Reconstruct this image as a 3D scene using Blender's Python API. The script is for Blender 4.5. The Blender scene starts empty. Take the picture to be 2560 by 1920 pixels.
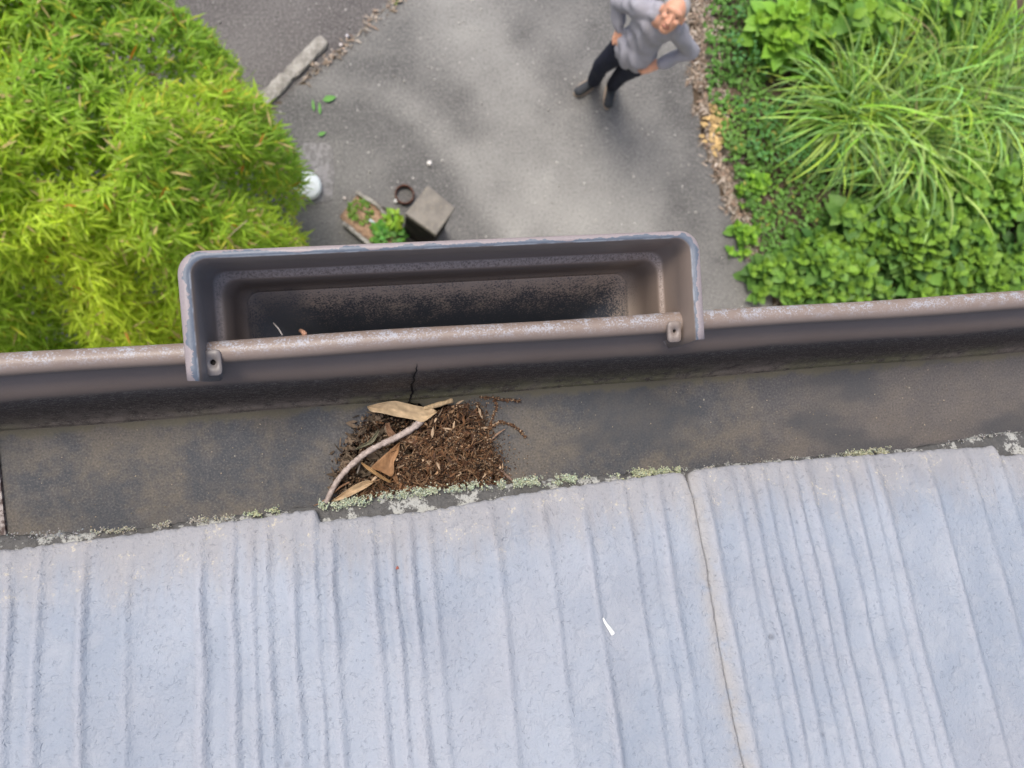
import bpy, math, random
import numpy as np
from mathutils import Vector
random.seed(7); rng = np.random.default_rng(7)
S = bpy.context.scene
COL = S.collection
# ------------------------------------------------------------------ camera, world, sun, exposure
H = 6.2                      # lens height above the driveway
F = 1840.0                   # focal length in pixels of the 2560 px wide photograph
R = np.array([[0.98287457, 0.07438575, -0.1685952], [-0.06783481, 0.99671274, 0.04429609], [0.17133598, -0.03210088, 0.98468955]])
cam = bpy.data.cameras.new('camera'); camo = bpy.data.objects.new('camera', cam); COL.objects.link(camo)
from mathutils import Matrix
camo.matrix_world = Matrix.Translation((0, 0, H)) @ Matrix(R.tolist()).to_4x4()
cam.sensor_width = 36; cam.lens = F / 2560 * 36; cam.clip_start = 0.01; cam.clip_end = 500
cam.dof.use_dof = True; cam.dof.focus_distance = 0.43; cam.dof.aperture_fstop = 13.5
S.camera = camo
w = bpy.data.worlds.new('World'); S.world = w; w.use_nodes = True
nt = w.node_tree; nt.nodes.clear()
sk = nt.nodes.new('ShaderNodeTexSky'); sk.sky_type = 'NISHITA'; sk.sun_disc = False
SUN_EL, SUN_AZ = math.radians(65), math.radians(-30)     # azimuth measured from +Y towards +X
sk.sun_elevation = SUN_EL; sk.sun_rotation = SUN_AZ
sk.dust_density = 4; sk.air_density = 0.85; sk.ozone_density = 0.9
bg = nt.nodes.new('ShaderNodeBackground'); bg.inputs[1].default_value = 0.15
wo = nt.nodes.new('ShaderNodeOutputWorld')
nt.links.new(sk.outputs[0], bg.inputs[0]); nt.links.new(bg.outputs[0], wo.inputs[0])
sl = bpy.data.lights.new('sun', 'SUN'); sl.energy = 1.5; sl.angle = math.radians(20); sl.color = (1, .95, .87)
so = bpy.data.objects.new('sun', sl); COL.objects.link(so)
sd = Vector((math.sin(SUN_AZ) * math.cos(SUN_EL), math.cos(SUN_AZ) * math.cos(SUN_EL), math.sin(SUN_EL)))
so.rotation_euler = sd.to_track_quat('Z', 'Y').to_euler()
S.view_settings.view_transform = 'Standard'; S.view_settings.look = 'None'
S.view_settings.exposure = 0.53; S.view_settings.gamma = 1

# ------------------------------------------------------------------ helpers
def P(u, v, z):
    'point of the place at height z seen at pixel u,v of the 2560x1920 photograph'
    c = R @ np.array([(u - 1280) / F, (960 - v) / F, -1.0]); t = (z - H) / c[2]
    return np.array([c[0] * t, c[1] * t, z])
def PP(pts, z): return np.array([P(u, v, z) for u, v in pts])
def tag(o, label=None, cat=None, group=None, kind=None):
    if label: o['label'] = label
    if cat: o['category'] = cat
    if group: o['group'] = group
    if kind: o['kind'] = kind
    return o
def empty(name, loc, *a, **k):
    o = bpy.data.objects.new(name, None); COL.objects.link(o); o.location = [float(c) for c in loc]
    o.empty_display_size = .05
    return tag(o, *a, **k)
def obj(name, V, Fc, mat, parent=None, smooth=True, attrs=None, cols=None):
    V = np.asarray(V, dtype=np.float64)
    off = np.array(parent.location) if parent is not None else None
    if parent is not None and parent.parent is not None:
        off = off + np.array(parent.parent.location)
    org = off if off is not None else V.mean(axis=0) * np.array([1, 1, 0]) + np.array([0, 0, V[:, 2].min()])
    V = V - org
    me = bpy.data.meshes.new(name)
    if isinstance(Fc, np.ndarray):
        k = Fc.shape[1]; n = len(Fc)
        me.vertices.add(len(V)); me.vertices.foreach_set('co', V.ravel())
        me.loops.add(n * k); me.loops.foreach_set('vertex_index', Fc.ravel().astype(np.int32))
        me.polygons.add(n); me.polygons.foreach_set('loop_start', np.arange(0, n * k, k, dtype=np.int32))
        me.update(calc_edges=True)
    else:
        me.from_pydata(V.tolist(), [], Fc); me.update()
    me.validate()
    if smooth: me.polygons.foreach_set('use_smooth', [True] * len(me.polygons))
    for n_, a in (attrs or {}).items():
        at = me.attributes.new(n_, 'FLOAT', 'POINT'); at.data.foreach_set('value', np.asarray(a, dtype=np.float32))
    if cols is not None:
        at = me.attributes.new('col', 'FLOAT_COLOR', 'POINT')
        c4 = np.ones((len(V), 4), dtype=np.float32); c4[:, :3] = cols; at.data.foreach_set('color', c4.ravel())
    me.materials.append(mat)
    o = bpy.data.objects.new(name, me); COL.objects.link(o)
    if parent is not None: o.parent = parent
    else: o.location = org.tolist()
    return o
def catrom(pts, n):
    pts = np.asarray(pts, float); m = len(pts)
    e = np.vstack([2 * pts[0] - pts[1], pts, 2 * pts[-1] - pts[-2]])
    out = []
    for i in range(m - 1):
        p0, p1, p2, p3 = e[i:i + 4]
        for t in np.linspace(0, 1, n, endpoint=False):
            out.append(.5 * ((2 * p1) + (-p0 + p2) * t + (2 * p0 - 5 * p1 + 4 * p2 - p3) * t * t + (-p0 + 3 * p1 - 3 * p2 + p3) * t ** 3))
    out.append(pts[-1]); return np.array(out)
def tube(path, rad, k=8, cap=True):
    path = np.asarray(path, float); n = len(path); rad = np.broadcast_to(rad, (n,))
    T = np.gradient(path, axis=0); T /= np.linalg.norm(T, axis=1)[:, None] + 1e-12
    up = np.array([0, 0, 1.]) if abs(T[0][2]) < .9 else np.array([1., 0, 0])
    V = []
    for i in range(n):
        a = np.cross(T[i], up); a /= np.linalg.norm(a) + 1e-12; b = np.cross(T[i], a)
        for j in range(k):
            q = 2 * math.pi * j / k; V.append(path[i] + rad[i] * (a * math.cos(q) + b * math.sin(q)))
    Fc = [(i * k + j, i * k + (j + 1) % k, (i + 1) * k + (j + 1) % k, (i + 1) * k + j) for i in range(n - 1) for j in range(k)]
    if cap: Fc += [tuple(range(k))[::-1], tuple((n - 1) * k + j for j in range(k))]
    return V, Fc
class MB:
    def __init__(s): s.V = []; s.F = []; s.C = []
    def add(s, VF, col=(1, 1, 1)):
        V, Fc = VF; o = len(s.V); s.V += [tuple(v) for v in V]; s.F += [tuple(i + o for i in f) for f in Fc]; s.C += [col] * len(V); return s
    def obj(s, name, mat, parent=None, **k): return obj(name, s.V, s.F, mat, parent, cols=np.array(s.C), **k)
def box(c, d, rz=0):
    c = np.array(c, float); d = np.array(d, float) / 2; ca, sa = math.cos(rz), math.sin(rz); V = []
    for z in (-1, 1):
        for x, y in ((-1, -1), (1, -1), (1, 1), (-1, 1)):
            X, Y = x * d[0], y * d[1]; V.append(c + [X * ca - Y * sa, X * sa + Y * ca, z * d[2]])
    return V, [(3, 2, 1, 0), (4, 5, 6, 7), (0, 1, 5, 4), (1, 2, 6, 5), (2, 3, 7, 6), (3, 0, 4, 7)]
_oct = np.array([[1, 0, 0], [-1, 0, 0], [0, 1, 0], [0, -1, 0], [0, 0, 1], [0, 0, -1.]])
_octf = np.array([[0, 2, 4], [2, 1, 4], [1, 3, 4], [3, 0, 4], [2, 0, 5], [1, 2, 5], [3, 1, 5], [0, 3, 5]])
def _ico():
    t = (1 + 5 ** .5) / 2
    V = np.array([(-1, t, 0), (1, t, 0), (-1, -t, 0), (1, -t, 0), (0, -1, t), (0, 1, t), (0, -1, -t), (0, 1, -t), (t, 0, -1), (t, 0, 1), (-t, 0, -1), (-t, 0, 1)], float)
    V /= np.linalg.norm(V[0])
    f = np.array([(0, 11, 5), (0, 5, 1), (0, 1, 7), (0, 7, 10), (0, 10, 11), (1, 5, 9), (5, 11, 4), (11, 10, 2), (10, 7, 6), (7, 1, 8), (3, 9, 4), (3, 4, 2), (3, 2, 6), (3, 6, 8), (3, 8, 9), (4, 9, 5), (2, 4, 11), (6, 2, 10), (8, 6, 7), (9, 8, 1)])
    return V, f
_icov, _icof = _ico()
def grains(pos, size, cols, jit=.25, flat=1.0):
    'many small lumps in one mesh'
    n = len(pos); size = np.broadcast_to(np.asarray(size, float).reshape(-1, 1) if np.ndim(size) < 2 else size, (n, 3) if np.ndim(size) == 2 else (n, 1))
    V = _icov[None] * (1 + rng.uniform(-jit, jit, (n, 12, 1)))
    q = rng.normal(size=(n, 3, 3)); q, _ = np.linalg.qr(q)
    V = np.einsum('nij,nkj->nki', q, V * np.array([1, rng.uniform(.6, 1), .7])) * (size[:, None, :])
    V[:, :, 2] *= flat
    V = V + pos[:, None, :]
    Fc = (_icof[None] + (np.arange(n) * 12)[:, None, None]).reshape(-1, 3)
    return V.reshape(-1, 3), Fc, np.repeat(cols, 12, axis=0)
def leaves(base, d, nrm, L, W, cols, droop=.2, fold=.15, segs=2):
    'leaf blades: base points, directions, normals -> verts / quads / colours'
    n = len(base); d = d / np.linalg.norm(d, axis=1)[:, None]
    s = np.cross(d, nrm); s /= np.linalg.norm(s, axis=1)[:, None] + 1e-9
    u = np.cross(s, d)
    L = np.broadcast_to(L, (n,))[:, None]; W = np.broadcast_to(W, (n,))[:, None]; dr = np.broadcast_to(droop, (n,))[:, None]
    ts = [0, .32, .68, 1]; ws = [.08, .5, .38, .01]
    V = np.zeros((n, 12, 3))
    for i, (t, wd) in enumerate(zip(ts, ws)):
        c = base + d * L * t + np.array([0, 0, -1.]) * L * dr * t * t
        V[:, i * 3] = c - s * W * wd + u * W * wd * fold * 2
        V[:, i * 3 + 1] = c
        V[:, i * 3 + 2] = c + s * W * wd + u * W * wd * fold * 2
    q = []
    for i in range(3):
        a = i * 3; q += [(a, a + 1, a + 4, a + 3), (a + 1, a + 2, a + 5, a + 4)]
    Fc = (np.array(q)[None] + (np.arange(n) * 12)[:, None, None]).reshape(-1, 4)
    return V.reshape(-1, 3), Fc, np.repeat(cols, 12, axis=0)
def merge(parts):
    V, Fc, C, o = [], [], [], 0
    for v, f, c in parts: V.append(v); Fc.append(f + o); C.append(c); o += len(v)
    return np.vstack(V), np.vstack(Fc), np.vstack(C)
def vnoise(x, y, seed=0):
    'smooth value noise for arrays'
    r = np.random.default_rng(seed).uniform(-1, 1, (256, 256))
    xi = np.floor(x).astype(int); yi = np.floor(y).astype(int); fx = x - xi; fy = y - yi
    fx = fx * fx * (3 - 2 * fx); fy = fy * fy * (3 - 2 * fy)
    g = lambda a, b: r[a % 256, b % 256]
    return (g(xi, yi) * (1 - fx) + g(xi + 1, yi) * fx) * (1 - fy) + (g(xi, yi + 1) * (1 - fx) + g(xi + 1, yi + 1) * fx) * fy
def fbm(x, y, seed=0, o=4):
    return sum(vnoise(x * 2 ** i, y * 2 ** i, seed + i) / 2 ** i for i in range(o))
def inpoly(x, y, poly):
    poly = np.asarray(poly); r = np.zeros(np.shape(x), bool); j = len(poly) - 1
    for i in range(len(poly)):
        xi, yi = poly[i][:2]; xj, yj = poly[j][:2]
        c = ((yi > y) != (yj > y)) & (x < (xj - xi) * (y - yi) / (yj - yi + 1e-12) + xi); r ^= c; j = i
    return r
def pdist(x, y, line):
    d = np.full(np.shape(x), 1e9); line = np.asarray(line)
    for a, b in zip(line[:-1], line[1:]):
        ab = b[:2] - a[:2]; t = np.clip(((x - a[0]) * ab[0] + (y - a[1]) * ab[1]) / (ab @ ab), 0, 1)
        d = np.minimum(d, np.hypot(x - a[0] - t * ab[0], y - a[1] - t * ab[1]))
    return d
# ---- material helper
class M:
    def __init__(s, name, rough=.8, spec=.5):
        s.m = bpy.data.materials.new(name); s.m.use_nodes = True; s.t = s.m.node_tree
        s.b = s.t.nodes['Principled BSDF']; s.out = s.t.nodes['Material Output']
        s.b.inputs['Roughness'].default_value = rough; s.b.inputs['Specular IOR Level'].default_value = spec
        s.co = s.t.nodes.new('ShaderNodeTexCoord').outputs['Object']
    def lk(s, a, b):
        if isinstance(a, bpy.types.NodeSocket): s.t.links.new(a, b)
        else: b.default_value = (*a, 1) if isinstance(a, tuple) and len(a) == 3 and b.type == 'RGBA' else a
    def scale(s, v, vec=None):
        n = s.t.nodes.new('ShaderNodeMapping'); s.lk(vec or s.co, n.inputs[0]); n.inputs['Scale'].default_value = v; return n.outputs[0]
    def noise(s, sc, det=4, rough=.6, vec=None, dist=0):
        n = s.t.nodes.new('ShaderNodeTexNoise'); s.lk(vec or s.co, n.inputs['Vector'])
        n.inputs['Scale'].default_value = sc; n.inputs['Detail'].default_value = det; n.inputs['Roughness'].default_value = rough; n.inputs['Distortion'].default_value = dist
        return n.outputs[0]
    def voro(s, sc, vec=None, feat='F1', out=0):
        n = s.t.nodes.new('ShaderNodeTexVoronoi'); s.lk(vec or s.co, n.inputs['Vector']); n.inputs['Scale'].default_value = sc; n.feature = feat; return n.outputs[out]
    def attr(s, name, out='Fac'):
        n = s.t.nodes.new('ShaderNodeAttribute'); n.attribute_name = name; return n.outputs[out]
    def math(s, op, a, b=0.0, clamp=False):
        n = s.t.nodes.new('ShaderNodeMath'); n.operation = op; n.use_clamp = clamp; s.lk(a, n.inputs[0]); s.lk(b, n.inputs[1]); return n.outputs[0]
    def step(s, a, lo, hi):
        n = s.t.nodes.new('ShaderNodeMapRange'); n.interpolation_type = 'SMOOTHSTEP'; s.lk(a, n.inputs[0]); s.lk(lo, n.inputs[1]); s.lk(hi, n.inputs[2]); return n.outputs[0]
    def mix(s, f, a, b, mode='MIX'):
        n = s.t.nodes.new('ShaderNodeMix'); n.data_type = 'RGBA'; n.blend_type = mode
        s.lk(f, n.inputs[0]); s.lk(a, n.inputs[6]); s.lk(b, n.inputs[7]); return n.outputs[2]
    def col(s, c): s.lk(c, s.b.inputs['Base Color']); return s
    def rgh(s, c): s.lk(c, s.b.inputs['Roughness']); return s
    def bump(s, h, dist=.001, strength=1.0, prev=None):
        n = s.t.nodes.new('ShaderNodeBump'); n.inputs['Distance'].default_value = dist; n.inputs['Strength'].default_value = strength
        s.lk(h, n.inputs['Height']); s.t.links.new(n.outputs[0], s.b.inputs['Normal'])
        if prev is not None: s.t.links.new(prev, n.inputs['Normal'])
        return n.outputs[0]
def leafmat(name, trans=.35, rough=.55):
    m = M(name, rough, .35); c = m.attr('col', 'Color')
    c2 = m.mix(m.step(m.noise(60, 3), .35, .7), m.mix(1.0, c, (.82, .86, .8), 'MULTIPLY'), c); m.col(c2)
    tr = m.t.nodes.new('ShaderNodeBsdfTranslucent'); m.lk(c2, tr.inputs[0])
    mx = m.t.nodes.new('ShaderNodeMixShader'); mx.inputs[0].default_value = trans
    m.t.links.new(m.b.outputs[0], mx.inputs[1]); m.t.links.new(tr.outputs[0], mx.inputs[2]); m.t.links.new(mx.outputs[0], m.out.inputs[0])
    return m.m
def colmat(name, rough=.8, nsc=300, amt=.5, bumpd=.0004, spec=.3):
    m = M(name, rough, spec); c = m.attr('col', 'Color'); n = m.noise(nsc, 4)
    m.col(m.mix(m.math('MULTIPLY', m.step(n, .3, .7), amt), c, m.mix(1.0, c, (.45, .42, .4), 'MULTIPLY'))); m.bump(n, bumpd); return m.m

# ------------------------------------------------------------------ ground: soil, driveway, yard
def ground_mat():
    m = M('earth', .95, .2); n = m.noise(3, 6); n2 = m.noise(60, 4)
    c = m.mix(n, (.075, .052, .035), (.13, .1, .07)); c = m.mix(m.step(n2, .5, .75), c, (.2, .15, .1)); m.col(c); m.bump(n2, .01); return m.m
V, Fc = [], []
xs = np.array([-60, -20, -8, 0, 8, 20, 60.]); g = [(x, y, 0) for y in xs for x in xs]
obj('ground', g, [(j * 7 + i, j * 7 + i + 1, j * 7 + i + 8, j * 7 + i + 7) for j in range(6) for i in range(6)], ground_mat(), smooth=False)['kind'] = 'structure'
edgeR = PP([(1640, -330), (1690, -60), (1715, 40), (1722, 130), (1728, 210), (1745, 300), (1772, 400), (1800, 480), (1832, 560), (1868, 640), (1905, 700), (1945, 780), (2010, 900)], 0)
kerbL = PP([(1180, -180), (985, -10), (960, 15), (905, 75), (850, 130), (790, 180), (735, 225), (715, 245)], 0)
def surface(name, poly, z, res, mat, edge_noise=0.0, tonef=None, kind='structure', bounds=None):
    poly = np.asarray(poly)[:, :2]; lo, hi = (poly.min(0), poly.max(0)) if bounds is None else bounds
    nx = int((hi[0] - lo[0]) / res) + 2; ny = int((hi[1] - lo[1]) / res) + 2
    X, Y = np.meshgrid(lo[0] + np.arange(nx) * res, lo[1] + np.arange(ny) * res)
    cx = X[:-1, :-1] + res / 2; cy = Y[:-1, :-1] + res / 2
    k = inpoly(cx + edge_noise * fbm(cx * 9, cy * 9, 3), cy + edge_noise * fbm(cx * 9, cy * 9, 8), poly)
    idx = np.arange(nx * ny).reshape(ny, nx)
    q = np.stack([idx[:-1, :-1], idx[:-1, 1:], idx[1:, 1:], idx[1:, :-1]], -1)[k]
    used, inv = np.unique(q, return_inverse=True)
    Vx = np.stack([X.ravel(), Y.ravel(), np.full(X.size, z)], 1)[used]
    at = {'tone': tonef(Vx[:, 0], Vx[:, 1])} if tonef else None
    o = obj(name, Vx, inv.reshape(q.shape), mat, attrs=at, smooth=False); o['kind'] = kind; return o
def asphalt(name, lo, hi, warm):
    m = M(name, .9, .25)
    n = m.noise(1.1, 5, .55); n2 = m.noise(240, 3, .7); n3 = m.noise(14, 5, .6); t = m.attr('tone')
    c = m.mix(m.step(m.math('ADD', m.math('MULTIPLY', n, .55), m.math('MULTIPLY', n3, .35)), .3, .62), lo, hi)
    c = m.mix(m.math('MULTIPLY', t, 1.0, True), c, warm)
    c = m.mix(m.math('MULTIPLY', m.step(n2, .5, .72), .6), c, (.46, .44, .41)); n4 = m.noise(55, 4, .7); c = m.mix(m.math('MULTIPLY', m.step(n4, .5, .64), .35), c, (.42, .405, .38)); c = m.mix(m.math('MULTIPLY', m.step(n4, .48, .34), .5), c, (.06, .058, .055))
    c = m.mix(m.math('MULTIPLY', m.step(n2, .46, .28), .5), c, (.05, .05, .05))
    v = m.voro(24, out=0); sel = m.voro(24, out=1)
    sp = m.math('MULTIPLY', m.step(v, .2, .12), m.step(sel, .82, .9))
    c = m.mix(m.math('MULTIPLY', sp, .8), c, (.62, .6, .56)); m.col(c); m.bump(n2, .004, .8); return m.m
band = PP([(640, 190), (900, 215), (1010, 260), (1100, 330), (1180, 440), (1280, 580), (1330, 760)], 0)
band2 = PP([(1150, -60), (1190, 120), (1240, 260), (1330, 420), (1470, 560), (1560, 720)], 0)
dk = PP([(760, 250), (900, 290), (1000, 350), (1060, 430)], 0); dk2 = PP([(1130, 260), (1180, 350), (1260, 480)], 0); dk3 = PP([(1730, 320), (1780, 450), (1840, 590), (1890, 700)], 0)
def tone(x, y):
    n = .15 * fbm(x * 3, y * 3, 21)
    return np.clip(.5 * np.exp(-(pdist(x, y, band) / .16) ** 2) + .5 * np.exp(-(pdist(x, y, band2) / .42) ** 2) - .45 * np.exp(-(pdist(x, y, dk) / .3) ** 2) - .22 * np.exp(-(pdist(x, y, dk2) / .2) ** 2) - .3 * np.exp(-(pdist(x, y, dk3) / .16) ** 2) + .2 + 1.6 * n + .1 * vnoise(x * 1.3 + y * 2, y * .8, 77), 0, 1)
drive = np.vstack([edgeR, [[6.5, -1.2, 0], [6.5, -6, 0], [-9, -6, 0], [-9, 1.7, 0]], PP([(540, 400)], 0), kerbL[::-1], [[1.4, 9, 0], [1.2, 14, 0], [2.2, 14, 0]]])
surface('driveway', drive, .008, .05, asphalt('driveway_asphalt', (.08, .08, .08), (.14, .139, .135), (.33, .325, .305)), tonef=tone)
yard = np.vstack([kerbL, PP([(540, 400)], 0), [[-9, 1.7, 0], [-9, 14, 0], [1.2, 14, 0], [1.4, 9, 0]]])
surface('yard_paving', yard, .004, .05, asphalt('yard_asphalt', (.085, .077, .077), (.125, .115, .113), (.16, .15, .146)), tonef=lambda x, y: .25 + .4 * fbm(x * 2, y * 2, 5))

# kerb stones along the joint between yard and driveway
cm = M('weathered_concrete', .92, .25); n = cm.noise(16, 6, .65); n2 = cm.noise(140, 4)
c = cm.mix(cm.step(n, .35, .65), (.24, .225, .2), (.44, .42, .38)); c = cm.mix(cm.step(n2, .55, .75), c, (.14, .12, .09)); cm.col(c); cm.bump(n2, .004); CONC = cm.m
def rough_block(a, b, wd, ht, z0=0, seed=1, seg=14):
    a = np.array(a); b = np.array(b); d = (b - a); L = np.linalg.norm(d[:2]); d = d / L; s = np.array([-d[1], d[0], 0])
    V, Fc = [], []; prof = [(-.5, 0), (-.5, .8), (-.42, 1), (.42, 1), (.5, .8), (.5, 0)]
    r = np.random.default_rng(seed)
    for i in range(seg + 1):
        t = i / seg; e = min(1, min(t, 1 - t) * L / .02 + .75)
        for o, h in prof:
            V.append(a + d * L * t + s * (o * wd * e + r.normal() * .004) + np.array([0, 0, z0 + h * ht * (.92 if e < 1 else 1) + (r.normal() * .003 if h else 0)]))
    for i in range(seg):
        for j in range(5): Fc.append((i * 6 + j, i * 6 + j + 1, i * 6 + 6 + j + 1, i * 6 + 6 + j))
    Fc += [(0, 1, 2, 3, 4, 5), tuple(seg * 6 + j for j in range(6))[::-1]]
    return V, Fc
V, Fc = rough_block(P(722, 192, 0), P(812, 102, 0), .105, .045)
tag(obj('kerb_stone', V, Fc, CONC, smooth=False), 'pale grey concrete kerb stone lying diagonally beside the bamboo', 'kerb stone', 'kerb stones between yard and driveway')
V, Fc = rough_block(P(640, 275, 0), P(724, 190, 0), .105, .045, seed=4)
tag(obj('kerb_stone', V, Fc, CONC, smooth=False), 'kerb stone half hidden under the edge of the bamboo', 'kerb stone', 'kerb stones between yard and driveway')
# strip of grit and dead leaves in the joint
jm = M('joint_grit', .95, .2); n = jm.noise(40, 5); jm.col(jm.mix(jm.step(n, .4, .65), (.22, .19, .15), (.5, .45, .38))); jm.bump(n, .01)
jl = PP([(745, 215), (800, 165), (870, 112), (930, 55), (985, 5), (1080, -80)], .012)
V = []; wds = [.045, .05, .045, .04, .035, .03]
for p, wd in zip(jl, wds):
    V += [p + [-wd, -wd * .6, 0], p + [wd * .7, wd * .7, 0]]
obj('joint_gravel', V, [(2 * i, 2 * i + 1, 2 * i + 3, 2 * i + 2) for i in range(5)], jm.m, smooth=False)['kind'] = 'structure'

LIT0 = None
# ------------------------------------------------------------------ loose grit and stones on the paving
def scatter_poly(poly, n):
    poly = np.asarray(poly)[:, :2]; lo, hi = poly.min(0), poly.max(0); out = []
    while len(out) < n:
        p = rng.uniform(lo, hi, (n * 3, 2)); out += p[inpoly(p[:, 0], p[:, 1], poly)].tolist()
    return np.array(out[:n])
GR = colmat('stone', .8, 80, .4, .002)
vis = PP([(480, -40), (1760, -40), (1760, 300), (1960, 800), (700, 800), (620, 300)], 0)
p = scatter_poly(vis, 420); pos = np.column_stack([p, np.full(len(p), .012)])
sz = rng.choice([.004, .006, .009, .012], len(p), p=[.4, .35, .18, .07]); cc = np.array([.62, .6, .56]) * rng.uniform(.45, 1.35, (len(p), 1))
v, f, c = grains(pos, sz, cc); o = obj('gravel', v, f, GR, cols=c); tag(o, 'scattered pale grit on the grey driveway', 'gravel', kind='stuff')
stn = [(1074, 408, .03, (.85, .82, .78), 'white pebble alone in the middle of the driveway'), (990, 502, .022, (.85, .85, .85), 'small white pebble touching the rusty ring'), (1007, 508, .014, (.6, .5, .45), 'tiny pinkish pebble inside the rusty ring'),
       (868, 90, .02, (.75, .73, .78), 'white pebble in the joint next to the kerb stone'), (852, 112, .018, (.7, .64, .62), 'pinkish pebble nearest the end of the kerb stone'), (862, 495, .016, (.7, .62, .58), 'pink pebble left of the planting bed')]
for u, v_, r, cl, lb in stn:
    v, f, c = grains(np.array([P(u, v_, .012 + r * .4)]), r, np.array([cl]), .12, .7); tag(obj('pebble', v, f, GR, cols=c), lb, 'pebble', 'loose pebbles on the driveway')

# pale mortar patch and white pipe cap
mp = M('mortar', .9); n = mp.noise(30, 5); mp.col(mp.mix(mp.step(n, .4, .6), (.17, .165, .16), (.28, .27, .27))); mp.bump(n, .01)
q = PP([(760, 358), (815, 356), (832, 372), (836, 440), (830, 500), (740, 520), (720, 440), (735, 380)], .014)
obj('mortar_patch', list(q) + [p_ * [1, 1, 0] for p_ in q], [tuple(range(8))] + [(i, (i + 1) % 8, (i + 1) % 8 + 8, i + 8) for i in range(8)], mp.m, smooth=False)['kind'] = 'structure'
wp = M('white_plastic', .45, .5); wp.col(wp.mix(wp.step(wp.noise(22, 5), .55, .7), (.78, .84, .84), (.5, .56, .5)))
capc = P(768, 462, .1); V, Fc = [], []
prof = [(.105, -.1), (.108, -.02), (.105, -.006), (.09, .004), (.05, .014), (.001, .018)]
for r, z in prof: V += [capc + [r * math.cos(a), r * math.sin(a), z] for a in np.linspace(0, 2 * math.pi, 32, endpoint=False)]
for i in range(len(prof) - 1): Fc += [(i * 32 + j, i * 32 + (j + 1) % 32, (i + 1) * 32 + (j + 1) % 32, (i + 1) * 32 + j) for j in range(32)]
tag(obj('pipe_cap', V, Fc, wp.m), 'round white domed cap half covered by bamboo leaves', 'pipe cap')

# planting bed, trowel, pillar, ring
bedm = M('bed_soil', .95, .2); n = bedm.noise(28, 5); n2 = bedm.noise(120, 4)
c = bedm.mix(bedm.step(n, .4, .62), (.5, .33, .22), (.3, .19, .12)); bedm.col(bedm.mix(bedm.step(n2, .55, .7), c, (.6, .46, .34))); bedm.bump(n2, .01)
bedp = PP([(893, 487), (850, 540), (862, 558), (935, 618), (985, 660), (1030, 640), (978, 560), (940, 515)], .05)
m_ = len(bedp); bt = empty('planting_bed', bedp.mean(0) * [1, 1, 0], 'small bed of sandy orange soil framed in concrete beside the pillar', 'planting bed')
cen = bedp.mean(0); V = list(bedp) + [cen + (p_ - cen) * .55 + [0, 0, .02] for p_ in bedp] + [p_ * [1, 1, 0] for p_ in bedp]
obj('soil', V, [tuple(range(m_, 2 * m_))] + [(i, (i + 1) % m_, (i + 1) % m_ + m_, i + m_) for i in range(m_)] + [(i, i + 2 * m_, (i + 1) % m_ + 2 * m_, (i + 1) % m_) for i in range(m_)], bedm.m, bt)
mb = MB(); out = [cen + (p_ - cen) * 1.06 + [0, 0, .01] for p_ in bedp]
for i in (3, 2, 6, 7):
    mb.add(rough_block(out[i], out[(i + 1) % m_], .03, .05, -.02, seed=i))
obj('edging', mb.V, mb.F, CONC, bt, smooth=False)
LEAF = leafmat('leaf', .22); 
def plantlet(name, c, rad, n, L, W, colr, hgt, label, cat, group=None, tilt=.5, pstem=None, seed=0, droop=.3):
    c = np.asarray(c, float); root = empty(name, c, label, cat, group)
    a = rng.uniform(0, 2 * math.pi, n); r = rad * np.sqrt(rng.uniform(0, 1, n)); hz = hgt * (1 - (r / rad) ** 2 * .6) * rng.uniform(.35, 1, n)
    base = c + np.column_stack([r * np.cos(a), r * np.sin(a), hz])
    a2 = a + rng.normal(0, .9, n); d = np.column_stack([np.cos(a2), np.sin(a2), rng.normal(tilt, .35, n)])
    col = np.array(colr) * rng.uniform(.65, 1.3, (n, 1)) * np.column_stack([rng.uniform(.8, 1.3, n), np.ones(n), rng.uniform(.7, 1.2, n)])
    v, f, cc = leaves(base, d, np.tile([0, 0, 1.], (n, 1)) + rng.normal(0, .3, (n, 3)), L * rng.uniform(.6, 1.2, n), W * rng.uniform(.7, 1.2, n), col, droop)
    obj('foliage', v, f, LEAF, root, cols=cc)
    for k in range(max(3, n // 60)):
        mb = MB(); b = base[rng.integers(n)]; mb.add(tube(np.array([c + (b - c) * [.2, .2, 0], c + (b - c) * [.6, .6, .6], b]), [.006, .004, .002], 5), (.12, .14, .04)); mb.obj('stem', STEM, root)
    return root
STEM = colmat('stem_bark', .8, 60, .5, .001)
plantlet('bed_plant', P(900, 532, .06), .09, 60, .05, .025, (.16, .3, .04), .06, 'low green plant in the upper end of the sandy bed', 'plant', 'plants in the planting bed')
plantlet('bed_plant', P(972, 592, .06), .12, 120, .07, .04, (.14, .36, .06), .12, 'bright green leafy plant between the sandy bed and the dark pillar side', 'plant', 'plants in the planting bed')
plantlet('bed_plant', P(985, 553, .1), .05, 34, .07, .04, (.3, .5, .05), .18, 'small lime green sprout against the pillar top corner', 'plant', 'plants in the planting bed')
steel = M('dull_steel', .4, .6); steel.b.inputs['Metallic'].default_value = .3; steel.col(steel.mix(steel.noise(60), (.2, .23, .26), (.36, .4, .44)))
a = P(922, 548, .1); b = P(968, 582, .1); d = b - a; L = np.linalg.norm(d); tr = empty('soil_marker', (a + b) / 2, 'thin blue-grey metal bar lying across the sandy bed', 'metal bar')
mb = MB(); mb.add(box((a + b) / 2, (L * .9, .022, .006), math.atan2(d[1], d[0]))); mb.add(box((a + b) / 2 + [0, 0, .006], (L * .96, .008, .006), math.atan2(d[1], d[0])))
obj('blade', mb.V, mb.F, steel.m, tr, smooth=False)
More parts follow.
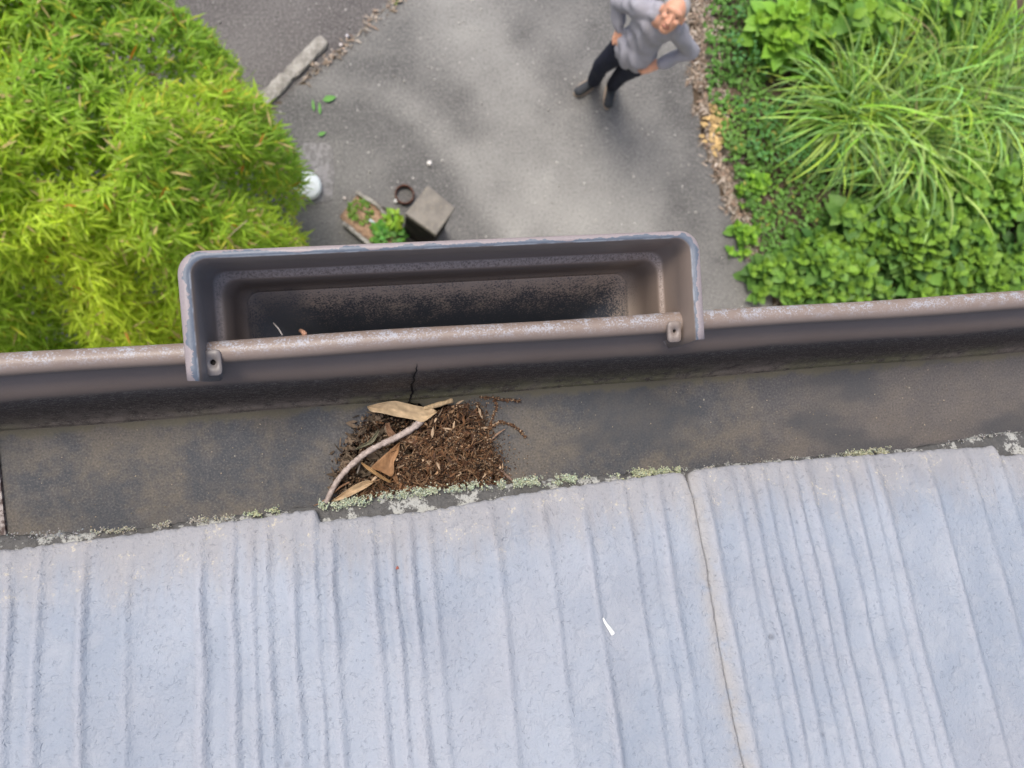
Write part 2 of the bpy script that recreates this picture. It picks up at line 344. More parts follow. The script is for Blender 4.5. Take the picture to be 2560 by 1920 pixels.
# pillar
ph = .85; pc = PP([(1070, 462), (1138, 520), (1090, 588), (1013, 534)], ph)
pil = empty('gate_pillar', pc.mean(0) * [1, 1, 0], 'square grey concrete pillar with black side and stained flat top', 'pillar')
pm = M('black_side_concrete', .95, .2); n = pm.noise(9, 6); n2 = pm.noise(80); pm.col(pm.mix(pm.step(n, .45, .7), (.01, .009, .008), (.045, .038, .032))); pm.bump(n2, .006)  # near-black painted into the side faces, far darker than the cap
cen = pc.mean(0); sh = [cen + (p_ - cen) * .95 for p_ in pc]
V = [p_ - [0, 0, .06] for p_ in sh] + [p_ * [1, 1, 0] for p_ in sh]
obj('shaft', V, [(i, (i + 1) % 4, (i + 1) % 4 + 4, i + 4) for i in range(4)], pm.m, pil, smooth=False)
bev = [cen + (p_ - cen) * .96 for p_ in pc]
V = [p_ for p_ in bev] + [p_ - [0, 0, .008] for p_ in pc] + [p_ - [0, 0, .07] for p_ in pc] + [p_ - [0, 0, .07] for p_ in sh]
pt = M('pillar_cap_concrete', .9, .25); n = pt.noise(7, 5); n2 = pt.noise(90, 4)
c = pt.mix(pt.step(n, .4, .65), (.2, .185, .165), (.27, .25, .22)); pt.col(pt.mix(pt.step(n2, .56, .72), c, (.38, .33, .25))); pt.bump(n2, .005)
obj('cap', V, [(0, 1, 2, 3)] + [(i + 4 * k, (i + 1) % 4 + 4 * k, (i + 1) % 4 + 4 * k + 4, i + 4 * k + 4) for k in range(3) for i in range(4)], pt.m, pil, smooth=False)
rm = M('rust', .9, .2); n = rm.noise(60, 5); rm.col(rm.mix(rm.step(n, .4, .6), (.06, .032, .028), (.16, .075, .05))); rm.bump(n, .003)
rc = P(1011, 487, .03); ang = np.linspace(0, 2 * math.pi, 40, endpoint=False); V = []
for r, z in ((.079, -.022), (.079, .03), (.068, .03), (.068, -.022)): V += [rc + [r * math.cos(t), r * math.sin(t), z] for t in ang]
tag(obj('iron_ring', V, [(k * 40 + j, k * 40 + (j + 1) % 40, ((k + 1) % 4) * 40 + (j + 1) % 40, ((k + 1) % 4) * 40 + j) for k in range(4) for j in range(40)], rm.m), 'rusty dark iron ring lying flat next to the pillar', 'ring')
# darkness of the hollow between the bed and the pillar, painted on a flat sheet
dg = PP([(885, 478), (935, 500), (985, 535), (1015, 545), (1000, 562), (960, 540), (920, 512)], .012)
dm = M('hollow_dark', .95); dm.col(dm.mix(dm.noise(30), (.03, .027, .022), (.09, .075, .06)))
obj('hollow_sheet', dg, [tuple(range(7))], dm.m, smooth=False)['kind'] = 'structure'
# three fallen green leaves
for (u, v_, an, L, W), lb in zip([(824, 246, .25, .11, .05), (783, 262, 1.6, .1, .02), (799, 270, 1.55, .1, .022), (805, 334, .3, .07, .03)],
        ['broad bright green leaf fallen on the driveway near the kerb', 'narrow green leaf on the driveway, left one of a parallel pair', 'narrow green leaf on the driveway, right one of a parallel pair', 'small dull green leaf on the driveway below the parallel pair']):
    b = P(u, v_, .03); d = np.array([[math.cos(an), math.sin(an), .05]])
    v, f, c = leaves(np.array([b - d[0] * L / 2]), d, np.array([[0, 0, 1.]]), L, W, np.array([[.16, .42, .08]]), .05)
    tag(obj('fallen_leaf', v, f, LEAF, cols=c), lb, 'leaf', 'green leaves fallen on the driveway')

# ------------------------------------------------------------------ dead leaf litter and weeds along the right edge
LIT = colmat('dry_litter', .85, 60, .4, .002)
def along(line, t):
    line = np.asarray(line); seg = np.linalg.norm(np.diff(line, axis=0), axis=1); s = np.concatenate([[0], np.cumsum(seg)]); t = t * s[-1]
    return np.column_stack([np.interp(t, s, line[:, i]) for i in range(3)])
n = 5200; t = rng.uniform(0, 1, n); b = along(edgeR[1:], t); off = .07 + np.abs(rng.normal(0, .1, n)) - .09 * rng.uniform(0, 1, n) ** 3 + .07 * fbm(t * 40, t * 0, 2)
b[:, 0] += off; b[:, 2] = rng.uniform(.012, .05, n)
a = rng.uniform(0, 6.28, n); d = np.column_stack([np.cos(a), np.sin(a), rng.normal(0, .2, n)])
pal = np.array([[.5, .4, .31], [.38, .3, .22], [.58, .49, .4], [.42, .3, .22], [.27, .22, .17], [.62, .55, .47]])
col = pal[rng.integers(0, 6, n)] * rng.uniform(.6, 1.1, (n, 1))
v, f, c = leaves(b, d, np.array([0, 0, 1.]) + rng.normal(0, .5, (n, 3)), rng.uniform(.025, .085, n), rng.uniform(.006, .02, n), col, .1)
tag(obj('leaf_litter', v, f, LIT, cols=c), 'band of tan dead leaves and straw along the driveway edge', 'leaf litter', kind='stuff')
n = 190; b = along(jl, rng.uniform(0, 1, n) ** .8); b += rng.normal(0, .022, (n, 3)) * [1, 1, .1]; b[:, 2] = rng.uniform(.016, .035, n); a = rng.uniform(0, 6.28, n); d = np.column_stack([np.cos(a), np.sin(a), rng.normal(0, .15, n)])
v, f, c = leaves(b, d, np.array([0, 0, 1.]) + rng.normal(0, .4, (n, 3)), rng.uniform(.02, .07, n), rng.uniform(.006, .018, n), pal[rng.integers(0, 6, n)] * rng.uniform(.6, 1.1, (n, 1)), .1)
tag(obj('leaf_litter', v, f, LIT, cols=c), 'dead leaves and grit caught in the joint beside the kerb stones', 'leaf litter', kind='stuff')
n = 90; b = along(jl[-2:], rng.uniform(0, 1, n)) + rng.normal(0, .03, (n, 3)) * [1, 1, 0]; b[:, 2] = .02; a = rng.uniform(0, 6.28, n); d = np.column_stack([np.cos(a), np.sin(a), rng.uniform(.2, 1, n)])
v, f, c = leaves(b, d, np.tile([0, 0, 1.], (n, 1)), .05, .012, np.array([[.18, .22, .05]]) * rng.uniform(.6, 1.3, (n, 1)), .3); tag(obj('moss', v, f, LEAF, cols=c), 'olive moss and weeds at the top end of the joint', 'moss', kind='stuff')
n = 3200; p = rng.uniform([3, -1, 0], [6.5, 4.5, 0], (n, 3)); ex = np.interp(p[:, 1], edgeR[::-1, 1], edgeR[::-1, 0]); p[:, 0] = ex + rng.uniform(.1, 3.5, n); p[:, 2] = rng.uniform(.01, .05, n)
a = rng.uniform(0, 6.28, n); d = np.column_stack([np.cos(a), np.sin(a), rng.normal(0, .2, n)]); col = pal[rng.integers(0, 6, n)] * rng.uniform(.3, .75, (n, 1))
v, f, c = leaves(p, d, np.array([0, 0, 1.]) + rng.normal(0, .5, (n, 3)), rng.uniform(.04, .2, n), rng.uniform(.004, .014, n), col, .1)
tag(obj('dead_straw', v, f, LIT, cols=c), 'brown straw and dead stalks on the soil between the weeds', 'straw', kind='stuff')
# patch of ochre dead leaves at the edge
n = 90; c0 = P(1795, 320, .05); p = c0 + rng.normal(0, 1, (n, 3)) * [.07, .1, .01]; a = rng.uniform(0, 6.28, n); d = np.column_stack([np.cos(a), np.sin(a), rng.uniform(0, .4, n)])
v, f, c = leaves(p, d, np.tile([0, 0, 1.], (n, 1)) + rng.normal(0, .3, (n, 3)), .07, .035, np.array([[.62, .44, .2]]) * rng.uniform(.7, 1.2, (n, 1)), .2)
tag(obj('dead_leaf_heap', v, f, LIT, cols=c), 'heap of ochre dead leaves at the driveway edge', 'dead leaves', kind='stuff')
def weeds(n, poly, z0, z1, L, W, colr, label, name, dens=None, thr=-.15):
    p = scatter_poly(poly, n); x, y = p[:, 0], p[:, 1]; nz = fbm(x * 3.2, y * 3.2, 31, 3); k = nz > thr; x, y, nz = x[k], y[k], nz[k]; n = len(x)
    z = z0 + (z1 - z0) * np.clip(.5 + .6 * nz, .05, 1.2) * rng.uniform(.3, 1, n) ** .6
    a = rng.uniform(0, 6.28, n); d = np.column_stack([np.cos(a), np.sin(a), rng.normal(.1, .35, n)])
    tint = .5 + .5 * vnoise(x * 1.7, y * 1.7, 41)
    col = np.array(colr[0]) * (1 - tint[:, None]) + np.array(colr[1]) * tint[:, None]; col = col * rng.uniform(.6, 1.35, (n, 1))
    yl = rng.uniform(0, 1, n) < .03; col[yl] = np.array([.4, .36, .08]) * rng.uniform(.6, 1.1, (yl.sum(), 1))
    v, f, c = leaves(np.column_stack([x, y, z]), d, np.array([0, 0, 1.]) + rng.normal(0, .35, (n, 3)), L * rng.uniform(.5, 1.3, n), W * rng.uniform(.6, 1.3, n), col, rng.uniform(.1, .5, n))
    return tag(obj(name, v, f, LEAF, cols=c), label, 'weeds', kind='stuff')
er = edgeR[1:, :2]
wp1 = np.vstack([er + [.13, 0], [[7, er[-1][1]], [7.5, 4.8], [3.6, 4.8]]])
weeds(30000, wp1, .02, .16, .055, .032, [(.08, .2, .045), (.17, .34, .06)], 'low dark green weeds over the bank right of the driveway', 'ground_weeds', thr=-.55)
wp2 = np.vstack([er[:6] + [.3, 0], [[4.4, 1.2], [5.2, 2.2], [5, 4.8], [3.0, 4.8]]])
weeds(6000, wp2, .08, .3, .045, .026, [(.07, .21, .07), (.12, .3, .08)], 'dark blue-green small-leaved weeds beside the man', 'ground_weeds', thr=-.1)

# ------------------------------------------------------------------ broadleaf plants (several bushes)
def bush(px, z, rx, ry, hgt, n, L, W, cols, label, bright=0.0, group='leafy bushes on the bank'):
    c = P(*px, z); root = empty('leafy_bush', c * [1, 1, 0], label, 'bush', group)
    # sprigs: rosettes of opposite leaves on upright stems
    ns = n // 27; a = rng.uniform(0, 6.28, ns); r = np.sqrt(rng.uniform(0, 1, ns)); rr = r * (1 + .25 * np.sin(a * 3 + px[0]) + .12 * np.sin(a * 7))
    x = c[0] + rx * rr * np.cos(a); y = c[1] + ry * rr * np.sin(a)
    L, W = L * 1.65, W * 1.7
    top = hgt * (1 - .45 * r ** 2.5) * (1 + .32 * fbm(x * 4, y * 4, int(px[0]) % 97, 2)) * rng.uniform(.8, 1.05, ns)
    B, D, N_, LL, WW, CC = [], [], [], [], [], []
    mb = MB()
    for i in range(ns):
        lean = np.array([math.cos(a[i]), math.sin(a[i]), 0]) * r[i] * .35 + np.array([rng.normal(0, .15), rng.normal(0, .15), 0]); axis = lean + [0, 0, 1]; axis /= np.linalg.norm(axis)
        ph = rng.uniform(0, 6.28); tip = np.array([x[i], y[i], top[i]]); tint = rng.uniform(0, 1)
        if i % 7 == 0: mb = MB(); mb.add(tube([tip - axis * min(.45, top[i] * .8), tip - axis * .2 + rng.normal(0, .01, 3), tip], [.005, .004, .002], 5), (.14, .17, .05)); mb.obj('stem', STEM, root)
        for k in range(7):
            lev = k // 2; an = ph + math.pi * (k % 2) + (math.pi / 2) * lev + rng.normal(0, .25); h = lev * .045
            el = .85 - lev * .28 + rng.normal(0, .15)
            B.append(tip - axis * h); D.append([math.cos(an), math.sin(an), math.tan(min(1.2, max(-.6, el)))]); N_.append([rng.normal(0, .25), rng.normal(0, .25), 1])
            s_ = min(1, .55 + .2 * lev) * rng.uniform(.8, 1.15); LL.append(L * s_); WW.append(W * s_)
            young = max(0, .8 - lev * .55); cc = np.array(cols[0]) * (1 - tint) + np.array(cols[1]) * tint
            cc = cc * (1 - .55 * young) + np.array([.32, .5, .03]) * .55 * young; CC.append(cc * rng.uniform(.75, 1.2))
    v, f, c_ = leaves(np.array(B), np.array(D), np.array(N_), np.array(LL), np.array(WW), np.array(CC), rng.uniform(.1, .45, len(B)), fold=.12)
    obj('foliage', v, f, LEAF, root, cols=c_)
g1 = [(.07, .18, .04), (.2, .38, .07)]
bush((2330, 560), .5, .62, .36, .5, 5200, .115, .075, g1, 'broad-leaved bright green bush below the long grass, right of the driveway')
bush((2090, 670), .4, .56, .34, .4, 3400, .1, .065, g1, 'broad-leaved bush closest to the gutter and the driveway edge')
bush((2500, 460), .6, .4, .5, .6, 3600, .12, .08, [(.14, .3, .05), (.2, .4, .08)], 'tallest broad-leaved bush at the right edge of the picture')
bush((2480, 700), .4, .6, .34, .45, 4200, .11, .07, g1, 'broad-leaved bush in the corner where gutter meets the picture edge')
bush((2700, 560), .5, .5, .6, .5, 2000, .11, .07, g1, 'broad-leaved bush mostly outside the right of the picture')
bush((1985, 55), .45, .2, .22, .5, 700, .13, .09, [(.2, .42, .05), (.26, .5, .06)], 'small lime green bush above the long grass, nearest the man')
bush((2170, 25), .5, .34, .22, .6, 1200, .14, .09, [(.14, .3, .05), (.26, .48, .06)], 'broad yellow-green bush at the top of the picture behind the long grass')
bush((2420, 10), .5, .45, .3, .5, 1500, .1, .06, [(.14, .3, .05), (.22, .42, .06)], 'leafy bush at the top right corner behind the long grass')
bush((1895, 455), .12, .15, .1, .16, 220, .075, .055, [(.18, .4, .05), (.22, .46, .05)], 'small lime plant below the long grass on bare soil', group='small leafy plants on the bank')
bush((1880, 590), .15, .18, .14, .2, 360, .07, .05, [(.12, .32, .05), (.24, .46, .05)], 'small green plant by the driveway edge, above the gutter', group='small leafy plants on the bank')
bush((1880, 480), .1, .2, .12, .13, 260, .05, .035, [(.08, .2, .05), (.16, .34, .05)], 'tiny leafy plant between litter band and small lime plant', group='small leafy plants on the bank')
# white seed heads
# ------------------------------------------------------------------ long grass clumps
def grassclump(px, z, n, L, label, spread=.08, colr=(.46, .68, .11), bias=None):
    c = P(*px, z) * [1, 1, 0]; root = empty('grass_clump', c, label, 'grass clump', 'long arching grass clumps')
    n = int(n * .8); segs = 10; a = rng.uniform(0, 6.28, n)
    if bias is not None: a = bias[0] + rng.normal(0, bias[1], n)
    Ln = L * 1.12 * rng.uniform(.55, 1.15, n); el = rng.uniform(.75, 1.4, n); bend = rng.uniform(1.1, 2.5, n); wd = rng.uniform(.006, .0125, n)
    base = c + np.column_stack([rng.normal(0, spread, n), rng.normal(0, spread, n), np.zeros(n)])
    V = np.zeros((n, (segs + 1) * 2, 3)); pos = base.copy(); tw = rng.normal(0, .25, n)
    for s in range(segs + 1):
        t = s / segs; th = el - bend * t ** 1.4; az = a + tw * t * 2
        d = np.column_stack([np.cos(th) * np.cos(az), np.cos(th) * np.sin(az), np.sin(th)])
        side = np.column_stack([-np.sin(az), np.cos(az), np.full(n, .25)]); ww = (wd * (1 - t ** 3) * (.7 + .4 * min(1, t * 4)))[:, None]
        V[:, s * 2] = pos - side * ww; V[:, s * 2 + 1] = pos + side * ww
        pos = pos + d * (Ln / segs)[:, None]; pos[:, 2] = np.maximum(pos[:, 2], .02)
    q = np.array([(2 * s, 2 * s + 1, 2 * s + 3, 2 * s + 2) for s in range(segs)])
    Fc = (q[None] + (np.arange(n) * (segs + 1) * 2)[:, None, None]).reshape(-1, 4)
    base_c = np.array(colr) * rng.uniform(.28, 1.35, (n, 1)) * np.column_stack([rng.uniform(.75, 1.15, n), np.ones(n), rng.uniform(.6, 2.2, n)])
    dead = rng.uniform(0, 1, n) < .015; base_c[dead] = [.45, .36, .2]
    cols = np.repeat(base_c, (segs + 1) * 2, axis=0)
    obj('blades', V.reshape(-1, 3), Fc, GRASS, root, cols=cols); return root
GRASS = leafmat('grass_blade', .35, .45)
grassclump((2180, 260), .5, 380, .95, 'long arching grass clump nearest the driveway', .1)
grassclump((2330, 330), .5, 380, .95, 'long grass clump drooping over the bright broad-leaved bush', .1)
grassclump((2420, 180), .5, 380, .95, 'tall long-grass clump in the middle of the grass, towards the picture edge', .12)
grassclump((2540, 270), .5, 360, 1.0, 'long grass clump cut by the right edge of the picture', .12)
grassclump((2270, 120), .5, 260, .8, 'long grass clump below the yellow-green bush', .1)
grassclump((2060, 170), .3, 130, .6, 'small grass clump spreading towards the man', .05)
grassclump((2560, 80), .5, 260, .9, 'long grass clump in the top right corner', .1)

# ------------------------------------------------------------------ bamboo
def bamboo():
    c0 = np.array([-1.72, 1.12]); rx, ry = 1.17, 1.36; root = empty('bamboo_bush', (*c0, 0), 'large rounded clipped bamboo with yellow-green leaves left of the driveway', 'bamboo')
    ns = 23000; a = rng.uniform(0, 6.28, ns); r = np.sqrt(rng.uniform(0, 1.0, ns)) 
    edge = 1 + .05 * np.sin(a * 5 + 1) + .035 * np.sin(a * 11) + .02 * np.sin(a * 23) + .13 * np.exp(-((a - 5.92) / .3) ** 2) + .06 * np.exp(-((a - 3.14) / 1.2) ** 2)
    x = c0[0] + rx * r * edge * np.cos(a); y = c0[1] + ry * r * edge * np.sin(a)
    zt = 1.15 + 1.55 * np.sqrt(np.clip(1 - r ** 2.6, 0, 1))
    nz = fbm(x * 4.2, y * 4.2, 77, 3)
    front = np.clip((y - .05) / .5, 0, 1)                 # lower and thinner towards the house
    zt = zt * (.72 + .28 * front) + (.24 * nz)
    z = zt - .5 * (rng.uniform(0, 1, ns) < .22) - np.abs(rng.normal(0, .1, ns)) - .4 * (rng.uniform(0, 1, ns) < .25) * rng.uniform(0, 1, ns)
    keep = ~((nz < -.3) & (rng.uniform(0, 1, ns) < .7)); x, y, z, a, r, nz = [q[keep] for q in (x, y, z, a, r, nz)]; ns = len(x)
    B, D, N_, L, W, C, DR = [], [], [], [], [], [], []
    tint = .5 + .5 * vnoise(x * 2.2, y * 2.2, 9)
    out = np.column_stack([np.cos(a) * (.25 + r), np.sin(a) * (.25 + r), .9 - .7 * r])
    k = 6
    ph = rng.uniform(0, 6.28, ns)
    rightness = np.clip((x + 1.2) / .8, 0, 1)
    for j in range(k):
        an = ph + (j - 2.5) * rng.uniform(.35, .65, ns)
        d = np.column_stack([np.cos(an), np.sin(an), rng.normal(.05, .4, ns)]) + .25 * out
        b = np.column_stack([x, y, z]) + rng.normal(0, .012, (ns, 3))
        B.append(b); D.append(d); N_.append(out * .5 + [0, 0, .8] + rng.normal(0, .35, (ns, 3)))
        L.append(rng.uniform(.035, .1, ns) * rng.choice([.8, 1, 1.25], ns)); W.append(rng.uniform(.007, .0145, ns)); DR.append(rng.uniform(.05, .5, ns))
        c = np.array([.22, .44, .04])[None] * (1 - tint[:, None]) + np.array([.66, .8, .06])[None] * tint[:, None]
        u = rng.uniform(0, 1, ns); c = c * rng.uniform(.7, 1.35, (ns, 1))
        c[u < .09 + .08 * rightness] = np.array([.68, .68, .07])
        c[u < .04 + .04 * rightness] = np.array([.72, .55, .25]); c[u < .006] = np.array([.6, .24, .03]); C.append(c)
    v, f, c = leaves(np.vstack(B), np.vstack(D), np.vstack(N_), np.concatenate(L), np.concatenate(W), np.vstack(C), np.concatenate(DR), fold=.1)
    obj('foliage', v, f, LEAFB, root, cols=c)
    for i in range(36):
        mb = MB()
        aa = rng.uniform(0, 6.28); rr = rng.uniform(0, .35); b = np.array([c0[0] + rr * math.cos(aa), c0[1] + rr * math.sin(aa), 0]); q = rng.uniform(.3, .95)
        t = np.array([c0[0] + rx * q * math.cos(aa), c0[1] + ry * q * math.sin(aa), 1.0 + 1.3 * math.sqrt(1 - q ** 2.6) * .95])
        mid = (b + t) / 2 + [0, 0, .25]; mb.add(tube(catrom([b, mid, t], 6), np.linspace(.012, .003, 13), 5), (.3, .3, .1)); mb.obj('culm', STEM, root)
    # twig-thin dead shoots above the crown
    for i in range(24):
        mb = MB(); j = rng.integers(ns); p0 = np.array([x[j], y[j], z[j]]); d = rng.normal(0, 1, 3) * [1, 1, .2]; d /= np.linalg.norm(d)
        mb.add(tube(catrom([p0, p0 + d * .1 + [0, 0, .03], p0 + d * .22], 4), .0025, 4), (.5, .4, .27)); mb.obj('dead_twig', STEM, root)
LEAFB = leafmat('bamboo_leaf', .45, .5)
bamboo()
# undergrowth under the bamboo, next to the house
plantlet('undergrowth_bush', P(430, 850, .9) * [1, 1, 0], .3, 900, .07, .035, (.1, .3, .03), 1.0, 'dark round-leaved bush peeping out under the bamboo next to the drain box', 'bush')

# ------------------------------------------------------------------ house: wall, fascia
zr = H - .42
hw = M('render_wall', .9); hw.col(hw.mix(hw.noise(4), (.55, .52, .46), (.62, .6, .54)))
he = empty('house', (0, -.6, 0), 'cream house wall and brown eave board under the roof', 'house')
V, Fc = box((0, -3.0, (H - .7) / 2), (14, 4.6, H - .7)); obj('wall', V, Fc, hw.m, he, smooth=False)
fb = M('painted_board', .7); fb.col(fb.mix(fb.noise(8), (.08, .06, .05), (.12, .09, .08)))
V, Fc = box((0, -.15, H - .5), (14, .02, .16)); obj('fascia_board', V, Fc, fb.m, he, smooth=False)
V, Fc = box((0, -.42, H - .59), (14, .52, .012)); obj('soffit', V, Fc, fb.m, he, smooth=False)

# ------------------------------------------------------------------ rain gutter
GUT = empty('rain_gutter', (0, 0, H - .53), 'worn brown plastic rain gutter with dirty floor running along the roof edge', 'gutter')
gm = M('gutter_brown_plastic', .5, .45)
t = gm.attr('prof'); xsc = gm.scale((60, 900, 900)); stre = gm.noise(6, 5, .7, gm.scale((35, 300, 300))); fine = gm.noise(900, 3, .7); med = gm.noise(140, 4, .6); big = gm.noise(14, 4, .6)
brown = gm.mix(big, (.205, .157, .128), (.27, .214, .18))
worn = gm.mix(fine, (.25, .27, .31), (.5, .53, .58))
wm = gm.math('MULTIPLY', gm.step(t, .02, .09), gm.step(t, .175, .10)); wn = gm.step(gm.math('ADD', gm.math('MULTIPLY', med, .5), gm.math('MULTIPLY', fine, .6)), .53, .66)
c = gm.mix(gm.math('MULTIPLY', gm.math('MULTIPLY', wm, wn), .8), brown, worn)
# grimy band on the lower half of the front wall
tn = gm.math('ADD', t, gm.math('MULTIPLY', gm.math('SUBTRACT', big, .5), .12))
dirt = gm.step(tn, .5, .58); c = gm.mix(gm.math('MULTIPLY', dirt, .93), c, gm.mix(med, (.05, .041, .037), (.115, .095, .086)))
st = gm.math('MULTIPLY', gm.math('MULTIPLY', gm.step(stre, .5, .57), gm.step(fine, .42, .58)), dirt); c = gm.mix(gm.math('MULTIPLY', st, .95), c, (.4, .37, .32))
lo = gm.math('MULTIPLY', gm.step(tn, .72, .86), gm.step(med, .28, .6)); c = gm.mix(gm.math('MULTIPLY', lo, .8), c, gm.mix(gm.step(gm.noise(9, 3), .45, .6), (.3, .26, .22), (.24, .235, .14)))
sp = gm.math('MULTIPLY', gm.step(fine, .6, .72), gm.step(tn, .6, .75)); c = gm.mix(gm.math('MULTIPLY', sp, .7), c, (.55, .52, .46))
gm.col(c); gm.rgh(gm.math('ADD', gm.math('MULTIPLY', dirt, .35), .42)); gm.bump(fine, .0003, .5)
# section: (y, z, prof)
bead = []
cy, cz, rb = .0108, zr - .0062, .0062
for k in range(0, 15):
    an = math.radians(-60 + k * 17.5); bead.append((cy + rb * math.cos(an), cz + rb * math.sin(an)))
sec = [(y, z, i / 14 * .22) for i, (y, z) in enumerate(bead)]
sec += [(.0052, zr - .0105, .235), (.0051, zr - .013, .25), (.0062, zr - .0145, .27)]
wall = catrom([(.0055, zr - .018), (.0035, zr - .0205), (-.0052, zr - .0295), (-.0095, zr - .039), (-.0132, zr - .054), (-.0178, zr - .075), (-.0238, zr - .092), (-.0278, zr - .0975)], 4)
m_ = len(wall)
sec += [(y, z, .3 + .62 * i / (m_ - 1)) for i, (y, z) in enumerate(wall)]
sec += [(-.0283, zr - .0990, .95), (-.0290, zr - .1000, 1.0)]
xs = np.concatenate([np.linspace(-.9, -.3, 5), np.linspace(-.28, .45, 150), np.linspace(.5, 1.2, 6)])
V = np.array([(x, y + .0004 * math.sin(x * 31 + y * 90), z) for x in xs for (y, z, p_) in sec]); pr = np.array([p_ for x in xs for (_, _, p_) in sec]); k = len(sec)
Fc = np.array([(i * k + j, i * k + j + 1, (i + 1) * k + j + 1, (i + 1) * k + j) for i in range(len(xs) - 1) for j in range(k - 1)])
obj('front_wall', V, Fc, gm.m, GUT, attrs={'prof': pr})
# outside skin of the gutter and back wall
sec2 = [(cy + .0045, zr - .0118), (.0085, zr - .03), (.001, zr - .06), (-.018, zr - .09), (-.0285, zr - .1025)]
V = [(x, y, z) for x in (-.9, 1.2) for y, z in sec2]; k = len(sec2)
obj('outer_skin', V, [(j, j + 1, k + j + 1, k + j) for j in range(k - 1)], gm.m, GUT, attrs={'prof': [.3] * len(V)})
V = [(x, y, z) for x in (-.9, 1.2) for y, z in ((-.137, zr - .1), (-.137, zr - .02))]; obj('back_wall', V, [(0, 1, 3, 2)], gm.m, GUT, attrs={'prof': [.3] * 4})
# floor with the round outlet hole
fm = M('gutter_floor_grime', .72, .35)
big = fm.noise(26, 6, .7); med = fm.noise(60, 5, .65); fine = fm.noise(700, 4, .75); xx = fm.attr('gx')
c = fm.mix(fm.step(big, .38, .64), (.068, .074, .086), (.15, .134, .115))
c = fm.mix(fm.math('MULTIPLY', fm.step(med, .5, .7), .45), c, (.14, .135, .135))
c = fm.mix(fm.math('MULTIPLY', fm.step(xx, .2, .38), .7), c, fm.mix(med, (.12, .108, .105), (.17, .152, .145)))
c = fm.mix(fm.math('MULTIPLY', fm.step(fine, .5, .7), .36), c, (.3, .28, .25))
c = fm.mix(fm.math('MULTIPLY', fm.step(fine, .5, .34), .4), c, (.02, .02, .024))
damp = fm.math('MULTIPLY', fm.step(fm.noise(11, 3, .5, fm.scale((.7, 1.6, 1))), .52, .62), .65); c = fm.mix(damp, c, fm.mix(fine, (.045, .05, .06), (.085, .09, .1))); gy = fm.attr('gy'); gn = fm.math('ADD', gy, fm.math('MULTIPLY', fm.math('SUBTRACT', med, .5), .02))
c = fm.mix(fm.math('MULTIPLY', fm.math('MULTIPLY', fm.step(gn, -.036, -.0305), fm.step(gy, -.045, -.03)), .65), c, (.15, .135, .085))
v1 = fm.voro(260); sel = fm.voro(260, out=1); c = fm.mix(fm.math('MULTIPLY', fm.step(v1, .22, .12), fm.step(sel, .93, .97)), c, (.5, .46, .36))
fm.col(c); fm.rgh(fm.math('ADD', fm.math('MULTIPLY', big, .3), .5)); fm.bump(fine, .0004, .7)
zf = zr - .1; hc = P(1050, 1200, zf); hr = .0545
def floor_patch(x0, x1, y0, y1, nx, ny):
    X, Y = np.meshgrid(np.linspace(x0, x1, nx), np.linspace(y0, y1, ny)); V = np.column_stack([X.ravel(), Y.ravel(), np.full(X.size, zf)])
    idx = np.arange(nx * ny).reshape(ny, nx); q = np.stack([idx[:-1, :-1], idx[:-1, 1:], idx[1:, 1:], idx[1:, :-1]], -1).reshape(-1, 4); return V, q
y0, y1 = -.136, -.0272
A, fa = floor_patch(-.9, hc[0] - .075, y0, y1, 80, 12); B, fbq = floor_patch(hc[0] + .075, 1.2, y0, y1, 90, 12)
an = np.sort(np.concatenate([np.linspace(0, 2 * math.pi, 96, endpoint=False), [math.atan2(q2, q1) % (2 * math.pi) for q1 in (-.075, .075) for q2 in (y1 - hc[1], y0 - hc[1])]])); N = len(an); ring = []
for t_ in (0, .5, 1):
    for q in an:
        cx_, sy_ = math.cos(q), math.sin(q)
        tx = .075 / abs(cx_) if abs(cx_) > 1e-9 else 9; ty = ((y1 - hc[1]) if sy_ > 0 else (hc[1] - y0)) / abs(sy_) if abs(sy_) > 1e-9 else 9
        ro = min(tx, ty); ri = min(hr * (1 + .035 * math.sin(q * 7 + 1) + .025 * math.sin(q * 17) + .015 * math.sin(q * 39)), ro * .999); r = ri + (ro - ri) * t_; ring.append((hc[0] + cx_ * r, hc[1] + sy_ * r, zf - (.0015 if t_ == 0 else 0)))
rf = [(t_ * N + j, t_ * N + (j + 1) % N, (t_ + 1) * N + (j + 1) % N, (t_ + 1) * N + j) for t_ in range(2) for j in range(N)]
V = np.vstack([A, B, ring]); Fc = np.vstack([fa, fbq + len(A), np.array(rf) + len(A) + len(B)])
obj('floor', V, Fc, fm.m, GUT, attrs={'gx': V[:, 0], 'gy': V[:, 1]})
V = [];
for z in (zf - .0015, zf - .16): V += [(hc[0] + hr * 1.07 * math.cos(q), min(hc[1] + hr * 1.07 * math.sin(q), y1), z) for q in an]
dkm = M('outlet_black', .9); dkm.col((.015, .013, .012))
obj('outlet', V, [(j, (j + 1) % N, N + (j + 1) % N, N + j) for j in range(N)] + [tuple(range(N, 2 * N))], dkm.m, GUT)
